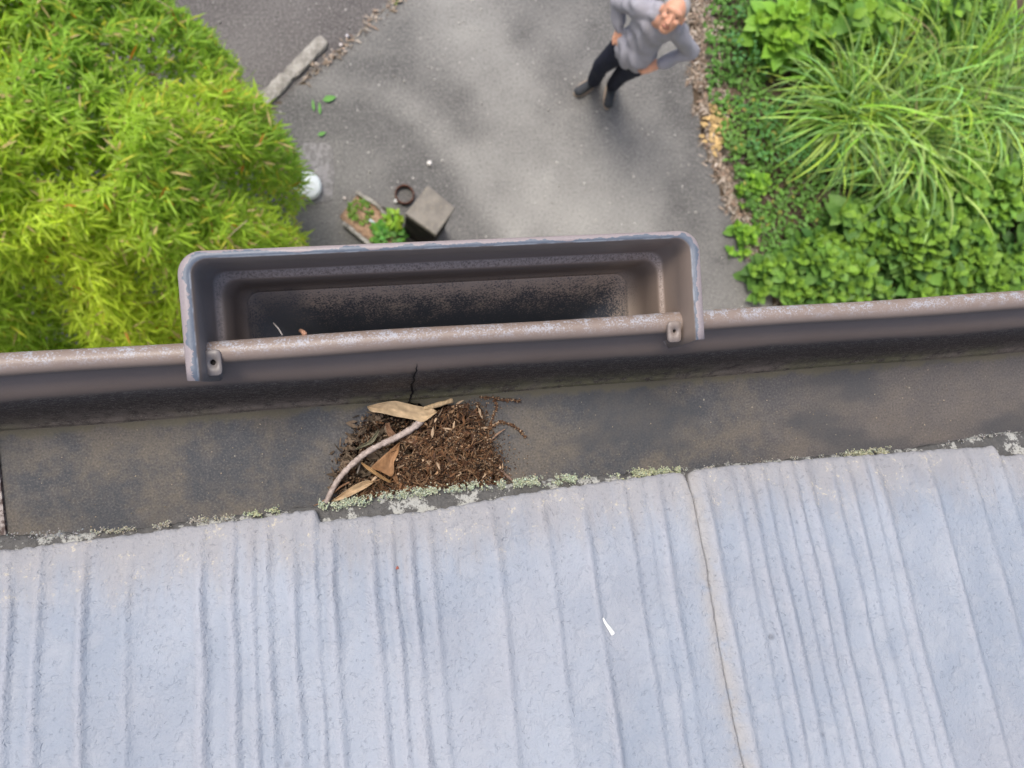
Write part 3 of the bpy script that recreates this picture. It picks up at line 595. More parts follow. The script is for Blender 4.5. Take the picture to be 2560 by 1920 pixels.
# joint strip at the left edge and crack in the front wall
jm2 = M('joint_plastic', .6); n = jm2.noise(300); jm2.col(jm2.mix(jm2.step(n, .4, .6), (.1, .07, .065), (.42, .38, .37)))
a = P(4, 1056, zf); b = P(6, 1345, zf); V, Fc = box(((a + b) / 2 + [-.0012, 0, .0012]), (.0026, abs(a[1] - b[1]) + .03, .0024)); obj('joint_strip', V, Fc, jm2.m, GUT, smooth=False)
V, Fc = box(((a + b) / 2 + [-.014, 0, .0005]), (.022, abs(a[1] - b[1]) + .03, .001)); obj('joint_strip', V, Fc, gm.m, GUT, smooth=False, attrs={'prof': [.6] * 8})
cp = [(1043, 906), (1037, 935), (1029, 962), (1029, 985), (1021, 1003)]; V = []
zz = np.interp([.003, -.004, -.013, -.021, -.0275], [-.0278, -.0235, -.012, -.003, .004, .0055], [zr - .0975, zr - .094, zr - .078, zr - .056, zr - .034, zr - .018])
cpl = []
for (u, v_) in cp:
    # march the sight line to the wall
    best = None
    for z in np.linspace(zr - .1, zr - .018, 400):
        p_ = P(u, v_, z); yw = np.interp(z, wall[::-1, 1], wall[::-1, 0])
        if best is None or abs(p_[1] - yw) < best[0]: best = (abs(p_[1] - yw), p_)
    cpl.append(best[1])
cpl = catrom(cpl, 5); wds = np.interp(np.linspace(0, 1, len(cpl)), [0, .15, .6, 1], [.0001, .0005, .0008, .0006])
for p_, wd in zip(cpl, wds): j = rng.normal(0, .0003); V += [p_ + [-wd + j, -.0008, .0007], p_ + [wd + j, -.0008, .0007]]
obj('crack', V, [(2 * i, 2 * i + 1, 2 * i + 3, 2 * i + 2) for i in range(len(cpl) - 1)], dkm.m, GUT, smooth=False)['label'] = 'black crack in the front wall of the gutter'

# ------------------------------------------------------------------ drain box (rainwater hopper) clipped over the gutter
hz = H - .405; BX = empty('drain_box', (.04, .03, hz - .2), 'brown plastic drain box with worn blue-grey rim clipped over the gutter edge', 'drain box')
xl, xr, yt = -.1008, .1848, .0622
dzs = [0, .0, .038, .0395, .083]
def rows(inl, inr, int_, z, rad, yl, yr, n=9):
    'one U-shaped ring: down the left side, round the corners, along the top, down the right side'
    L, R_, T = xl + inl, xr - inr, yt - int_; pts = []
    for k in range(8): pts.append((L, yl + (T - rad - yl) * k / 8, z))
    for k in range(n): q = math.pi - math.pi / 2 * k / (n - 1); pts.append((L + rad + rad * math.cos(q), T - rad + rad * math.sin(q), z))
    for k in range(1, 24): pts.append((L + rad + (R_ - L - 2 * rad) * k / 24, T, z))
    for k in range(n): q = math.pi / 2 - math.pi / 2 * k / (n - 1); pts.append((R_ - rad + rad * math.cos(q), T - rad + rad * math.sin(q), z))
    for k in range(8): pts.append((R_, yr + (T - rad - yr) * (7 - k) / 8, z))
    return np.array(pts)
bm = M('drainbox_plastic', .42, .5)
pr = bm.attr('prof'); by = bm.attr('dep'); fine = bm.noise(760, 3, .75); med = bm.noise(90, 4, .6); big = bm.noise(22, 4, .55)
brown = bm.mix(big, (.225, .173, .14), (.295, .233, .192))
# ledge and basin carry a mottled chalky film, thinning to dark with depth: shade painted in too
led = bm.mix(bm.step(fine, .3, .62), (.18, .142, .12), (.42, .34, .29))
c = bm.mix(bm.math('MULTIPLY', bm.step(pr, .36, .4), bm.step(pr, .56, .5)), brown, led)
basin = bm.step(pr, .62, .78)
thr = bm.math('ADD', bm.math('MULTIPLY', by, .4), .3)
film = bm.step(bm.math('ADD', bm.math('MULTIPLY', fine, .72), bm.math('MULTIPLY', med, .28)), thr, bm.math('ADD', thr, .2))
film = bm.math('MULTIPLY', film, bm.math('SUBTRACT', 1.0, bm.attr('patch'), True)); dkb = bm.mix(bm.attr('patch'), (.1, .115, .14), (.2, .215, .24)); bc = bm.mix(film, dkb, (.66, .55, .46))
c = bm.mix(basin, c, bc)
# rim: pink-grey plastic with a blue-grey worn patch with a torn edge
rimm = bm.step(pr, .2, .17); wearn = bm.math('ADD', bm.math('MULTIPLY', bm.noise(45, 5, .7), .9), bm.math('MULTIPLY', fine, .1))
worn = bm.mix(fine, (.085, .105, .135), (.15, .175, .21)); pinkc = bm.mix(fine, (.22, .185, .185), (.34, .295, .295))
wmask = bm.step(bm.math('ADD', pr, bm.math('MULTIPLY', bm.math('SUBTRACT', wearn, .5), .55)), .088, .094)
c = bm.mix(rimm, c, bm.mix(wmask, pinkc, worn))
side = bm.attr('side')
c = bm.mix(bm.math('MULTIPLY', bm.math('MULTIPLY', side, bm.step(pr, .2, .22)), .75), c, bm.mix(med, (.13, .125, .125), (.2, .195, .2)))
edge = bm.math('MULTIPLY', bm.step(pr, .165, .175), bm.step(pr, .2, .19)); c = bm.mix(bm.math('MULTIPLY', bm.math('MULTIPLY', edge, bm.step(med, .4, .6)), .55), c, (.4, .43, .46))
bm.col(c); bm.bump(fine, .00025, .5)
yl0, yr0 = -.0035, -.0002
U = [(-.000, 0, 0, hz - .035, .0115, yl0, yr0, .0), (0, 0, 0, hz - .0012, .0115, yl0, yr0, .0), (.0006, .0006, .0004, hz, .0112, yl0 - .0004, yr0 - .0004, .03),
     (.0048, .0044, .0026, hz + .0003, .0095, yl0 - .0008, yr0 - .0004, .17), (.0053, .0048, .003, hz - .0005, .0092, yl0 - .001, yr0 - .0006, .2),
     (.0062, .0056, .0038, hz - .018, .009, yl0 - .0018, yr0 - .003, .25), (.0072, .0066, .0046, hz - .0375, .0085, yl0 - .002, yr0 - .0045, .33),
     (.0085, .0078, .0055, hz - .039, .0095, yl0 - .001, yr0 - .003, .38), (.0115, .0098, .0096, hz - .0395, .0095, .012, .0, .52), (.013, .0106, .0105, hz - .0415, .0095, .013, .001, .58),
     (.0145, .0120, .0112, hz - .06, .0095, .014, .006, .62), (.0165, .0150, .0120, hz - .082, .009, .015, .012, .70), (.0185, .0170, .0135, hz - .0835, .0085, .016, .013, .76)]
rings = [rows(*u[:7]) for u in U]; profs = [np.full(len(rings[0]), u[7]) for u in U]; deps = [np.zeros(len(rings[0])) for _ in U]
sides = [np.exp(-np.clip(r[:, 0] - (xl + .006), 0, 1) / .008) * (np.array(u[7]) < .6) for r, u in zip(rings, U)]
# basin: curved front face that sweeps inwards and down under the gutter lip
last = rings[-1]; nb = 26
for i in range(1, nb + 1):
    t_ = i / nb; q = last.copy(); midx = .03
    q[:, 1] = last[:, 1] - (last[:, 1] - .004) * (t_ ** 1.15) * .97
    q[:, 2] = last[:, 2] - .07 * t_ ** 1.5 * np.clip((.16 - np.abs(last[:, 0] - .042)) / .03, .35, 1)
    q[:, 0] = last[:, 0] + (midx - last[:, 0]) * (t_ ** 2) * .35
    rings.append(q); profs.append(np.full(len(q), .8)); deps.append(np.full(len(q), t_)); sides.append(np.zeros(len(q)))
k = len(rings[0]); V = np.vstack(rings); nr = len(rings)
Fc = np.array([(i * k + j, (i + 1) * k + j, (i + 1) * k + j + 1, i * k + j + 1) for i in range(nr - 1) for j in range(k - 1)])
nU = len(U); split = (nU - 1) * (k - 1)
at = {'prof': np.concatenate(profs), 'dep': np.concatenate(deps), 'side': np.concatenate(sides)}
at['patch'] = np.clip(1.25 - np.hypot((V[:, 0] - xl - .034) / .022, (V[:, 1] - .026) / .024) + .25 * fbm(V[:, 0] * 90, V[:, 1] * 90, 6, 2), 0, 1) ** .7
o = obj('rim_and_walls', V[:nU * k], Fc[:split], bm.m, BX, attrs={a_: b_[:nU * k] for a_, b_ in at.items()})
sm = o.modifiers.new('solid', 'SOLIDIFY'); sm.thickness = .0016; sm.offset = 0
o = obj('basin', V[(nU - 1) * k:], Fc[split:] - (nU - 1) * k, bm.m, BX, attrs={a_: b_[(nU - 1) * k:] for a_, b_ in at.items()})
# back face of the box, down to the outlet pipe
V, Fc = box((.042, -.001, hz - .135), (.24, .003, .07)); obj('back_plate', V, Fc, dkm.m, BX, smooth=False)
V, Fc = tube([(.03, .03, hz - .18), (.03, .03, hz - .5), (.0, -.2, hz - .75), (.0, -.66, hz - .95), (.0, -.66, .1)], .035, 20); obj('downpipe', V, Fc, gm.m, BX, attrs={'prof': [.3] * len(V)})
# tabs with screw hole
def tab(c, wx, wy, r, hole, side_, label):
    N_ = 40; V = []; Fc = []
    def rr(q, hx, hy, r):
        x = math.cos(q); y = math.sin(q); p_ = 5; s_ = (abs(x / hx) ** p_ + abs(y / hy) ** p_) ** (-1 / p_); return x * s_, y * s_
    n_ = len(rings_ := [(1.0, -.0022), (1.0, -.0006), (.93, 0)])
    for s_, z in rings_:
        for j in range(N_): x, y = rr(2 * math.pi * j / N_, wx / 2 * s_, wy / 2 * s_, r); V.append(c + [x, y, z + y * .08])
    for z in (0, -.003):
        for j in range(N_): q = 2 * math.pi * j / N_; y = r * math.sin(q) + hole[1]; V.append(c + [r * math.cos(q) + hole[0], y, z + y * .08])
    for i in range(4): Fc += [(i * N_ + j, i * N_ + (j + 1) % N_, (i + 1) * N_ + (j + 1) % N_, (i + 1) * N_ + j) for j in range(N_)]
    o = obj('screw_tab', V, Fc, bm.m, BX, attrs={'prof': [.3] * len(V), 'dep': [0] * len(V), 'side': [.9 if side_ else .5] * len(V)}); o['label'] = label
    V = [c + [hole[0] + r * 1.1 * math.cos(q), hole[1] + r * 1.1 * math.sin(q), -.0028 + hole[1] * .08] for q in np.linspace(0, 6.28, 20)]
    obj('screw_hole', V, [tuple(range(20))], dkm.m, o)
tab(P(532, 907, zr + .0015), .0088, .0142, .0016, (0, .0002), 1, 'grey screw tab with hole at the left end of the drain box')
tab(P(1687, 829, zr + .0015), .0086, .0128, .0012, (0, .0003), 0, 'brown screw tab with hole at the right end of the drain box')
# dry bits caught in the box
for (u, v_, u2, v2, wd, cl, lb) in [(684, 808, 706, 838, .0005, (.3, .28, .26), 'fine grey stalk caught in the drain box'), (752, 827, 762, 836, .0014, (.45, .25, .16), 'tiny reddish wood chip caught in the drain box')]:
    a = P(u, v_, zr - .012); b = P(u2, v2, zr - .004); V, Fc = tube([a, (a + b) / 2 + [.0006, 0, .001], b], wd, 6); mb = MB(); mb.add((V, Fc), cl); tag(mb.obj('plant_scrap', colmat('scrap', .8, 400)), lb, 'plant scrap')

# ------------------------------------------------------------------ roof slates
sl_ = math.tan(math.radians(18)); y_e, z_e = -.078, H - .40
def PR(u, v, dz=0.0):
    'point on the roof plane (raised by dz) seen at u,v'
    c = R @ np.array([(u - 1280) / F, (960 - v) / F, -1.0]); # z = H + t cz ; y = t cy ; z = z_e+dz - sl*(y-y_e)
    t = (z_e + dz + sl_ * y_e - H) / (c[2] + sl_ * c[1]); return np.array([c[0] * t, c[1] * t, H + c[2] * t])
ROOF = empty('slate_roof', (0, -.3, H - .42), 'pale blue-grey painted slate roof with vertical ribs and lichen at its edge', 'roof')
smt = M('painted_slate', .62, .35)
ed = smt.attr('edge'); rib = smt.attr('rib'); gx = smt.attr('gx')
fine = smt.noise(420, 4, .7); med = smt.noise(85, 5, .6); big = smt.noise(13, 4, .6); strk = smt.noise(8, 4, .6, smt.scale((16, 2.2, 2.2)))
base = smt.mix(smt.step(big, .35, .65), (.25, .285, .335), (.31, .342, .388))
base = smt.mix(smt.math('MULTIPLY', smt.step(med, .4, .7), .35), base, (.34, .355, .38))
base = smt.mix(smt.math('MULTIPLY', smt.step(rib, .3, .95), .3), base, (.4, .4, .43))
base = smt.mix(smt.math('MULTIPLY', smt.step(smt.noise(5, 3), .5, .7), .35), base, (.3, .3, .32))
edn = smt.math('ADD', ed, smt.math('MULTIPLY', smt.math('SUBTRACT', strk, .5), .05))
em = smt.step(edn, .040, .002); base = smt.mix(smt.math('MULTIPLY', em, .7), base, smt.mix(med, (.22, .21, .21), (.36, .34, .32)))
cs = smt.math('MULTIPLY', smt.math('MULTIPLY', smt.step(fine, .54, .66), smt.step(med, .5, .62)), smt.step(edn, .034, .012)); base = smt.mix(smt.math('MULTIPLY', cs, .85), base, (.52, .46, .35))
jt = smt.math('MULTIPLY', smt.attr('joint'), smt.step(med, .25, .5)); base = smt.mix(smt.math('MULTIPLY', jt, .7), base, smt.mix(fine, (.27, .25, .23), (.42, .4, .37)))
v1 = smt.voro(120); sel = smt.voro(120, out=1); base = smt.mix(smt.math('MULTIPLY', smt.math('MULTIPLY', smt.step(v1, .3, .1), smt.step(sel, .9, .96)), .6), base, (.1, .11, .13))
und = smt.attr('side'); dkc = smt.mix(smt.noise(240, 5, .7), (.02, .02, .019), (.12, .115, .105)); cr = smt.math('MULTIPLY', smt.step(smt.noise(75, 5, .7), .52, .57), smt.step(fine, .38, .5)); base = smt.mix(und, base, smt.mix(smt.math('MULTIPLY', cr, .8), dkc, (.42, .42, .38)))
smt.col(base)
hgt = smt.math('ADD', smt.math('MULTIPLY', smt.noise(330, 3, .7), .45), smt.math('MULTIPLY', smt.noise(90, 2, .4), .35)); pits = smt.math('MULTIPLY', smt.step(smt.noise(380, 2, .5), .3, .4), smt.step(med, .62, .5)); hgt = smt.math('ADD', smt.math('ADD', hgt, smt.math('MULTIPLY', smt.noise(850, 2, .6), .35)), smt.math('MULTIPLY', pits, .22)); smt.bump(hgt, .0014, 1.0)
ribA_px = [20, 94, 209, 318, 502, 582, 632, 671, 736, 791, 835, 940, 990, 1034, 1084, 1250, 1383, 1487, 1600, 1648, 1688]
ribB_px = [1814, 1888, 1930, 1972, 2013, 2050, 2087, 2150, 2192, 2239, 2270, 2407, 2517, 2600, 2700, 2760]
rx_ = [PR(u, 1505)[0] for u in ribA_px + ribB_px] + list(np.arange(-.75, -.26, .028)) + list(np.arange(.42, 1.1, .03))
amp = [rng.uniform(.6, 1.0) for _ in rx_]
def ribh(X, up):
    h = np.zeros_like(X); wob = .0010 * vnoise(up * 30 + 3, X * 20, 4)
    for k_, (r_, a_) in enumerate(zip(rx_, amp)):
        d = X + wob + .0005 * vnoise(up * 22, np.full_like(X, k_ * 3.7), 5) - r_
        s_ = np.where(d < 0, .0042, .0028) * (1 + .25 * vnoise(up * 33, np.full_like(X, k_ * 2.9), 7)); am = a_ * (1 + .5 * vnoise(up * 25 + k_, np.full_like(X, k_ * 1.3), 6))
        h = np.maximum(h, am * np.exp(-(d / s_) ** 2))
    return h
def slate(name, xL, xR, front, ups, thick, dz, ribs, label, xstep=.0009, joint=None, dirt=0.0, round_=(0, 0)):
    'xL,xR: functions of the distance up the slope; front: y of the lower edge as a function of x'
    ncol = int((xR(0.1) - xL(0.1)) / xstep); s = np.linspace(0, 1, ncol); up = np.array(ups); nr_ = len(up)
    Sg, Ug = np.meshgrid(s, up); X = xL(Ug) + (xR(Ug) - xL(Ug)) * Sg
    fy = front(X); dl = np.maximum(X - xL(Ug), 0); dr = np.maximum(xR(Ug) - X, 0)
    for d_, r in ((dl, round_[0]), (dr, round_[1])):
        if r: q = np.clip(r - d_, 0, r); fy = fy - (r - np.sqrt(np.maximum(r * r - q * q, 0)))
    Y = fy - Ug; hr_ = ribh(X, Ug) if ribs else np.zeros_like(X)
    lump = .00007 * fbm(X * 260, Y * 260, 14, 2) + .0003 * fbm(X * 60, Y * 60, 15, 3)
    fade = np.clip(Ug / .03, 0, 1)
    Z = z_e + dz - sl_ * (Y - y_e) + hr_ * .0029 * (.35 + .65 * fade) + lump - .0022 * np.exp(-(Ug / .0022)) - .0008 * np.exp(-(np.minimum(dl, dr) / .0016))
    V = [np.stack([X, Y, Z], -1).reshape(-1, 3)]
    # front side face and right/left side faces going down by the thickness
    bot = V[0].reshape(nr_, ncol, 3)[0].copy(); bot[:, 2] -= thick; bot[:, 1] -= .0012 + .0006 * vnoise(bot[:, 0] * 200, bot[:, 0] * 0, 2)
    Lb = V[0].reshape(nr_, ncol, 3)[:, 0].copy(); Lb[:, 2] -= thick; Rb = V[0].reshape(nr_, ncol, 3)[:, -1].copy(); Rb[:, 2] -= thick
    idx = np.arange(nr_ * ncol).reshape(nr_, ncol); q = np.stack([idx[:-1, :-1], idx[1:, :-1], idx[1:, 1:], idx[:-1, 1:]], -1).reshape(-1, 4)
    o1 = nr_ * ncol; j = np.arange(ncol - 1); fr = np.stack([o1 + j, idx[0, :-1], idx[0, 1:], o1 + j + 1], -1)
    o2 = o1 + ncol; i = np.arange(nr_ - 1); lf = np.stack([o2 + i, o2 + i + 1, idx[1:, 0], idx[:-1, 0]], -1)
    o3 = o2 + nr_; rg = np.stack([idx[:-1, -1], idx[1:, -1], o3 + i + 1, o3 + i], -1)
    VV = np.vstack([V[0], bot, Lb, Rb]); n1 = len(VV) - o1
    ed_ = np.concatenate([Ug.ravel(), np.zeros(n1)]); rb_ = np.concatenate([hr_.ravel(), np.zeros(n1)]); sd_ = np.concatenate([np.full(o1, dirt), np.ones(n1)])
    jn = np.concatenate([np.exp(-(np.minimum(dl if joint in ('L', 'B') else 9, dr if joint in ('R', 'B') else 9) / .006) ** 2).ravel() if joint else np.zeros(o1), np.zeros(n1)])
    ob = obj(name, VV, np.vstack([q, fr, lf, rg]), smt.m, ROOF, attrs={'edge': ed_, 'rib': rb_, 'side': sd_, 'joint': jn, 'gx': VV[:, 0]}); ob['label'] = label; return ob
ups = np.concatenate([np.linspace(0, .006, 8), np.linspace(.0075, .16, 90), np.linspace(.17, .5, 18)])
ck = np.array([PR(u, v) for u, v in [(1722, 1200), (1730, 1227), (1747, 1312), (1765, 1403), (1783, 1523), (1804, 1636), (1829, 1770), (1860, 1918)]])
def crackx(up): 
    yy = y_e - up; return np.interp(-yy, -ck[:, 1], ck[:, 0]) + .0003 * vnoise(up * 90, up * 0 + 2, 12) + .00022 * vnoise(up * 700, up * 0, 13) + .00012 * vnoise(up * 1900, up * 0, 16)
def edgef(px, dz=0.0, jag=.0004, sd=3):
    q = np.array([PR(u, v, dz) for u, v in px]); q = q[np.argsort(q[:, 0])]
    return lambda X: np.interp(X, q[:, 0], q[:, 1]) + jag * vnoise(X * 330, X * 0, sd) + jag * .6 * vnoise(X * 1100, X * 0, sd + 1)
fa_ = edgef([(-1500, 1570), (-400, 1430), (-100, 1392), (0, 1379), (300, 1343), (594, 1303), (760, 1279), (788, 1277), (800, 1306), (1000, 1286), (1085, 1278), (1262, 1243), (1360, 1228), (1500, 1208), (1600, 1194), (1692, 1184), (1760, 1180)])
fb_ = edgef([(1700, 1186), (1760, 1174), (1900, 1159), (2065, 1146), (2410, 1122), (2490, 1116), (2506, 1142), (2640, 1132), (3000, 1110), (4800, 1000)])
slate('slate', lambda u: u * 0 - .74, lambda u: crackx(u) - .0002, fa_, ups, .0055, 0, True, 'ribbed pale slate left of the joint', joint='R', round_=(0, .0045))
slate('slate', lambda u: crackx(u) + .0002, lambda u: u * 0 + 1.08, fb_, ups, .0055, 0, True, 'ribbed pale slate right of the joint', joint='L', round_=(.0045, 0))
dzs_ = -.0062
fs_ = edgef([(-400, 1350), (-100, 1347), (0, 1344), (210, 1334), (385, 1316), (594, 1290), (795, 1267), (1031, 1233), (1248, 1213), (1360, 1203), (1500, 1193), (1640, 1180), (1735, 1172), (1835, 1162), (2065, 1142), (2286, 1122), (2400, 1104), (2450, 1094), (2530, 1083), (2700, 1076), (3100, 1060), (4800, 960)], dzs_, .0007, 8)
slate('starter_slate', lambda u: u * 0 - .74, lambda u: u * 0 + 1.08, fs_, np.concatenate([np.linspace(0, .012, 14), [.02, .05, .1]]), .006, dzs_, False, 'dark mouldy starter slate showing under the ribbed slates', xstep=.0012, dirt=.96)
# dropping and red speck on the slate
wm_ = M('chalk_white', .6); wm_.col(wm_.mix(wm_.noise(500), (.75, .75, .72), (.85, .85, .82)))
q = [PR(u, v, .0008) for u, v in [(1508, 1545), (1514, 1558), (1524, 1572), (1533, 1586)]]
V, Fc = tube(catrom(q, 4), np.linspace(.0004, .0014, 13), 8); V = np.array(V); tag(obj('bird_dropping', V, Fc, wm_.m), 'thin white streak of bird dropping on the left slate', 'bird dropping')
rd = M('red_brown', .8); rd.col((.3, .1, .07)); q = [PR(u, v, .0008) for u, v in [(972, 1430), (985, 1424), (996, 1418)]]
V, Fc = tube(catrom(q, 3), np.linspace(.0003, .0009, 7), 6); tag(obj('husk', V, Fc, rd.m), 'tiny red-brown husk lying on the pale slate', 'husk')

# ------------------------------------------------------------------ lichen along the roof edge
LM = colmat('lichen', .95, 900, .35, .0003)
LP_, LS_, LC_ = [], [], []
def lich(u0, u1, dens, r, up, sp=.0012, col=(.5, .56, .42)):
    x0 = PR(u0, 1230, dzs_)[0]; x1 = PR(u1, 1180, dzs_)[0]; n = int(2.1 * dens * (x1 - x0) * 1000)
    x = rng.uniform(x0, x1, n); off_ = rng.normal(0, sp, n); cl = vnoise(x * 230 + u0, off_ * 200, 50) + .8 * vnoise(x * 800, off_ * 800 + u0, 51) + .4 * vnoise(x * 60, x * 0 + u0, 52); k_ = cl > -.1; x = x[k_]; off_ = off_[k_]; n = len(x)
    y = fs_(x) + off_ + .0004; z = z_e + dzs_ - sl_ * (y - y_e) + rng.uniform(-.001, up, n)
    LP_.append(np.column_stack([x, y, z])); LS_.append(r * .85 * rng.uniform(.3, 1.1, n)); LC_.append(np.array(col) * rng.uniform(.55, 1.25, (n, 1)) * np.column_stack([rng.uniform(.9, 1.15, n), np.ones(n), rng.uniform(.8, 1.1, n)]))
lich(795, 1260, 17, .00062, .0030, .0011); lich(795, 1260, 4, .0004, .0004, .0013, (.62, .62, .56)); lich(580, 700, 12, .0006, .002, .0009, (.48, .52, .34))
lich(230, 600, 7, .0005, .0012, .0008, (.5, .49, .4)); lich(1285, 1440, 22, .00065, .0028, .0012); lich(1440, 1540, 4, .0005, .001, .0006)
lich(1545, 1610, 36, .0006, .0036, .0012, (.46, .5, .34)); lich(1610, 1700, 20, .0006, .0024, .001, (.46, .5, .34)); lich(1700, 2110, 2.5, .0005, .001, .0006, (.45, .45, .4))
lich(2115, 2170, 12, .0005, .002, .0008, (.5, .52, .38)); lich(2165, 2240, 26, .0006, .0034, .001, (.5, .52, .38)); lich(2400, 2600, 3, .0004, .0006, .0006, (.5, .5, .48)); lich(0, 230, 3, .0005, .0006, .001, (.4, .42, .42))
v, f, c = grains(np.vstack(LP_), np.concatenate(LS_), np.vstack(LC_), .4)
tag(obj('lichen', v, f, LM, cols=c), 'pale green crusty lichen growing along the roof edge', 'lichen', kind='stuff')

# ------------------------------------------------------------------ debris in the outlet
zo = lambda u, v: (760 + u / 3.687, 950 + v / 3.687)        # points read off an enlarged view
def PD(u, v, h): a_, b_ = zo(u, v); return P(a_, b_, zf + h)
DM = colmat('rotten_litter', .9, 500, .5, .0003); CORE = MB()
poly = PP([zo(*q) for q in [(1000, 380), (1180, 280), (1380, 215), (1600, 215), (1650, 420), (1700, 540), (1690, 630), (1800, 740), (1835, 900), (1850, 1200), (300, 1220), (640, 900), (820, 900), (860, 640), (900, 500)]], zf)
n = 21000; p = scatter_poly(poly, n); cx_ = PD(1350, 640, 0); rr = np.hypot((p[:, 0] - cx_[0]) / .05, (p[:, 1] - cx_[1]) / .055)
hN = fbm(p[:, 0] * 170, p[:, 1] * 170, 61, 3)
z = zf + .001 + .010 * np.clip(1.05 - rr ** 2, 0, 1) ** .7 * (1 + .7 * hN) + rng.normal(0, .0011, n) - .014 * (hN < -.3)
pos = np.column_stack([p, z]); pal2 = np.array([[.21, .11, .055], [.14, .07, .038], [.3, .19, .11], [.085, .05, .034], [.5, .37, .25], [.05, .034, .026]])
col = pal2[rng.integers(0, 6, n)] * rng.uniform(.4, 1.15, (n, 1)); v1_, f1_, c1_ = grains(pos, rng.uniform(.00025, .0009, n), col, .45)
n = 620; p = scatter_poly(poly, n); rr = np.hypot((p[:, 0] - cx_[0]) / .05, (p[:, 1] - cx_[1]) / .055); z = zf + .002 + .0125 * np.clip(1.05 - rr ** 2, 0, 1) ** .7 + rng.normal(0, .001, n)
a = rng.uniform(0, 6.28, n); d = np.column_stack([np.cos(a), np.sin(a), rng.normal(0, .35, n)]); col = pal2[rng.integers(0, 5, n)] * rng.uniform(.6, 1.5, (n, 1))
v2_, f2_, c2_ = leaves(np.column_stack([p, z]), d, np.array([0, 0, 1.]) + rng.normal(0, .6, (n, 3)), rng.uniform(.002, .008, n), rng.uniform(.0005, .0024, n), col, rng.uniform(-.3, .5, n))
q_ = PP([zo(*k_) for k_ in [(600, 400), (900, 330), (1100, 330), (900, 700), (700, 1100), (250, 1150), (430, 780)]], zf)
n = 4200; p = scatter_poly(q_, n); pos = np.column_stack([p, zf - .001 - .012 * rng.uniform(0, 1, n) + .006 * fbm(p[:, 0] * 120, p[:, 1] * 120, 33, 2)])
v3_, f3_, c3_ = grains(pos, rng.uniform(.0004, .0014, n), pal2[rng.integers(0, 6, n)] * rng.uniform(.35, .9, (n, 1)), .4); n = 260; p = scatter_poly(q_, n); a = rng.uniform(0, 6.28, n); d = np.column_stack([np.cos(a), np.sin(a), rng.normal(0, .4, n)])
v4_, f4_, c4_ = leaves(np.column_stack([p, zf - .001 - .008 * rng.uniform(0, 1, n)]), d, np.array([0, 0, 1.]) + rng.normal(0, .6, (n, 3)), rng.uniform(.006, .018, n), rng.uniform(.0012, .006, n), np.array([[.22, .17, .12]]) * rng.uniform(.4, 1.5, (n, 1)), rng.uniform(-.3, .5, n))
n = 130; q_ = rng.uniform(2.0, 3.5, n); rr_ = hr * rng.normal(1.0, .05, n); p = np.column_stack([hc[0] + rr_ * np.cos(q_), np.minimum(hc[1] + rr_ * np.sin(q_), -.031), np.full(n, zf + .0015)]); a = rng.uniform(0, 6.28, n)
v5_, f5_, c5_ = leaves(p, np.column_stack([np.cos(a), np.sin(a), rng.normal(0, .15, n)]), np.array([0, 0, 1.]) + rng.normal(0, .4, (n, 3)), rng.uniform(.002, .009, n), rng.uniform(.0006, .003, n), np.array([[.16, .12, .085]]) * rng.uniform(.3, 1.6, (n, 1)), rng.uniform(0, .4, n))
v4_, f4_, c4_ = np.vstack([v4_, v5_]), np.vstack([f4_, f5_ + len(v4_)]), np.vstack([c4_, c5_])
n = 1500; q_ = rng.uniform(1.9, 3.6, n); rr_ = hr * rng.normal(1.0, .05, n); p = np.column_stack([hc[0] + rr_ * np.cos(q_), np.minimum(hc[1] + rr_ * np.sin(q_), -.031), zf + rng.uniform(0, .0012, n)])
v6_, f6_, c6_ = grains(p, rng.uniform(.0002, .0008, n), pal2[rng.integers(0, 6, n)] * rng.uniform(.2, .8, (n, 1)), .4); f3_ = np.vstack([f3_, f6_ + len(v3_)]); v3_ = np.vstack([v3_, v6_]); c3_ = np.vstack([c3_, c6_])
v1_ = np.vstack([v1_, v3_]); f1_ = np.vstack([f1_, f3_ + len(v1_) - len(v3_)]); c1_ = np.vstack([c1_, c3_]); v2_, f2_, c2_ = np.vstack([v2_, v4_]), np.vstack([f2_, f4_ + len(v2_)]), np.vstack([c2_, c4_])
f1q = np.column_stack([f1_, f1_[:, 2]])
me_parts = (np.vstack([v1_, v2_]), [tuple(r) for r in f1_.tolist()] + [tuple(r) for r in (f2_ + len(v1_)).tolist()])
mbd = MB(); mbd.V = me_parts[0].tolist(); mbd.F = me_parts[1]; mbd.C = np.vstack([c1_, c2_]).tolist()
for i in range(800):
    q = poly[rng.integers(len(poly))] * .25 + np.append(scatter_poly(poly, 1)[0], zf) * .75; r_ = min(1, math.hypot((q[0] - cx_[0]) / .05, (q[1] - cx_[1]) / .055)); q[2] = zf + .004 + .011 * (1 - r_ ** 2)
    d = rng.normal(0, 1, 3) * [1, 1, .3]; d /= np.linalg.norm(d); L = rng.uniform(.004, .014); s_ = np.cross(d, [0, 0, 1]) * rng.normal(0, .3)
    mbd.add(tube(catrom([q - d * L / 2, q + s_ * L * .6 + [0, 0, .001], q + d * L / 2], 3), rng.uniform(.00012, .0003), 4), tuple(pal2[rng.integers(0, 4)] * rng.uniform(.6, 1.5)))
tag(mbd.obj('rotten_litter', DM), 'brown crumbly rotten litter plugging the gutter outlet', 'litter', kind='stuff')
DL = colmat('dry_leaf', .7, 260, .35, .0004)
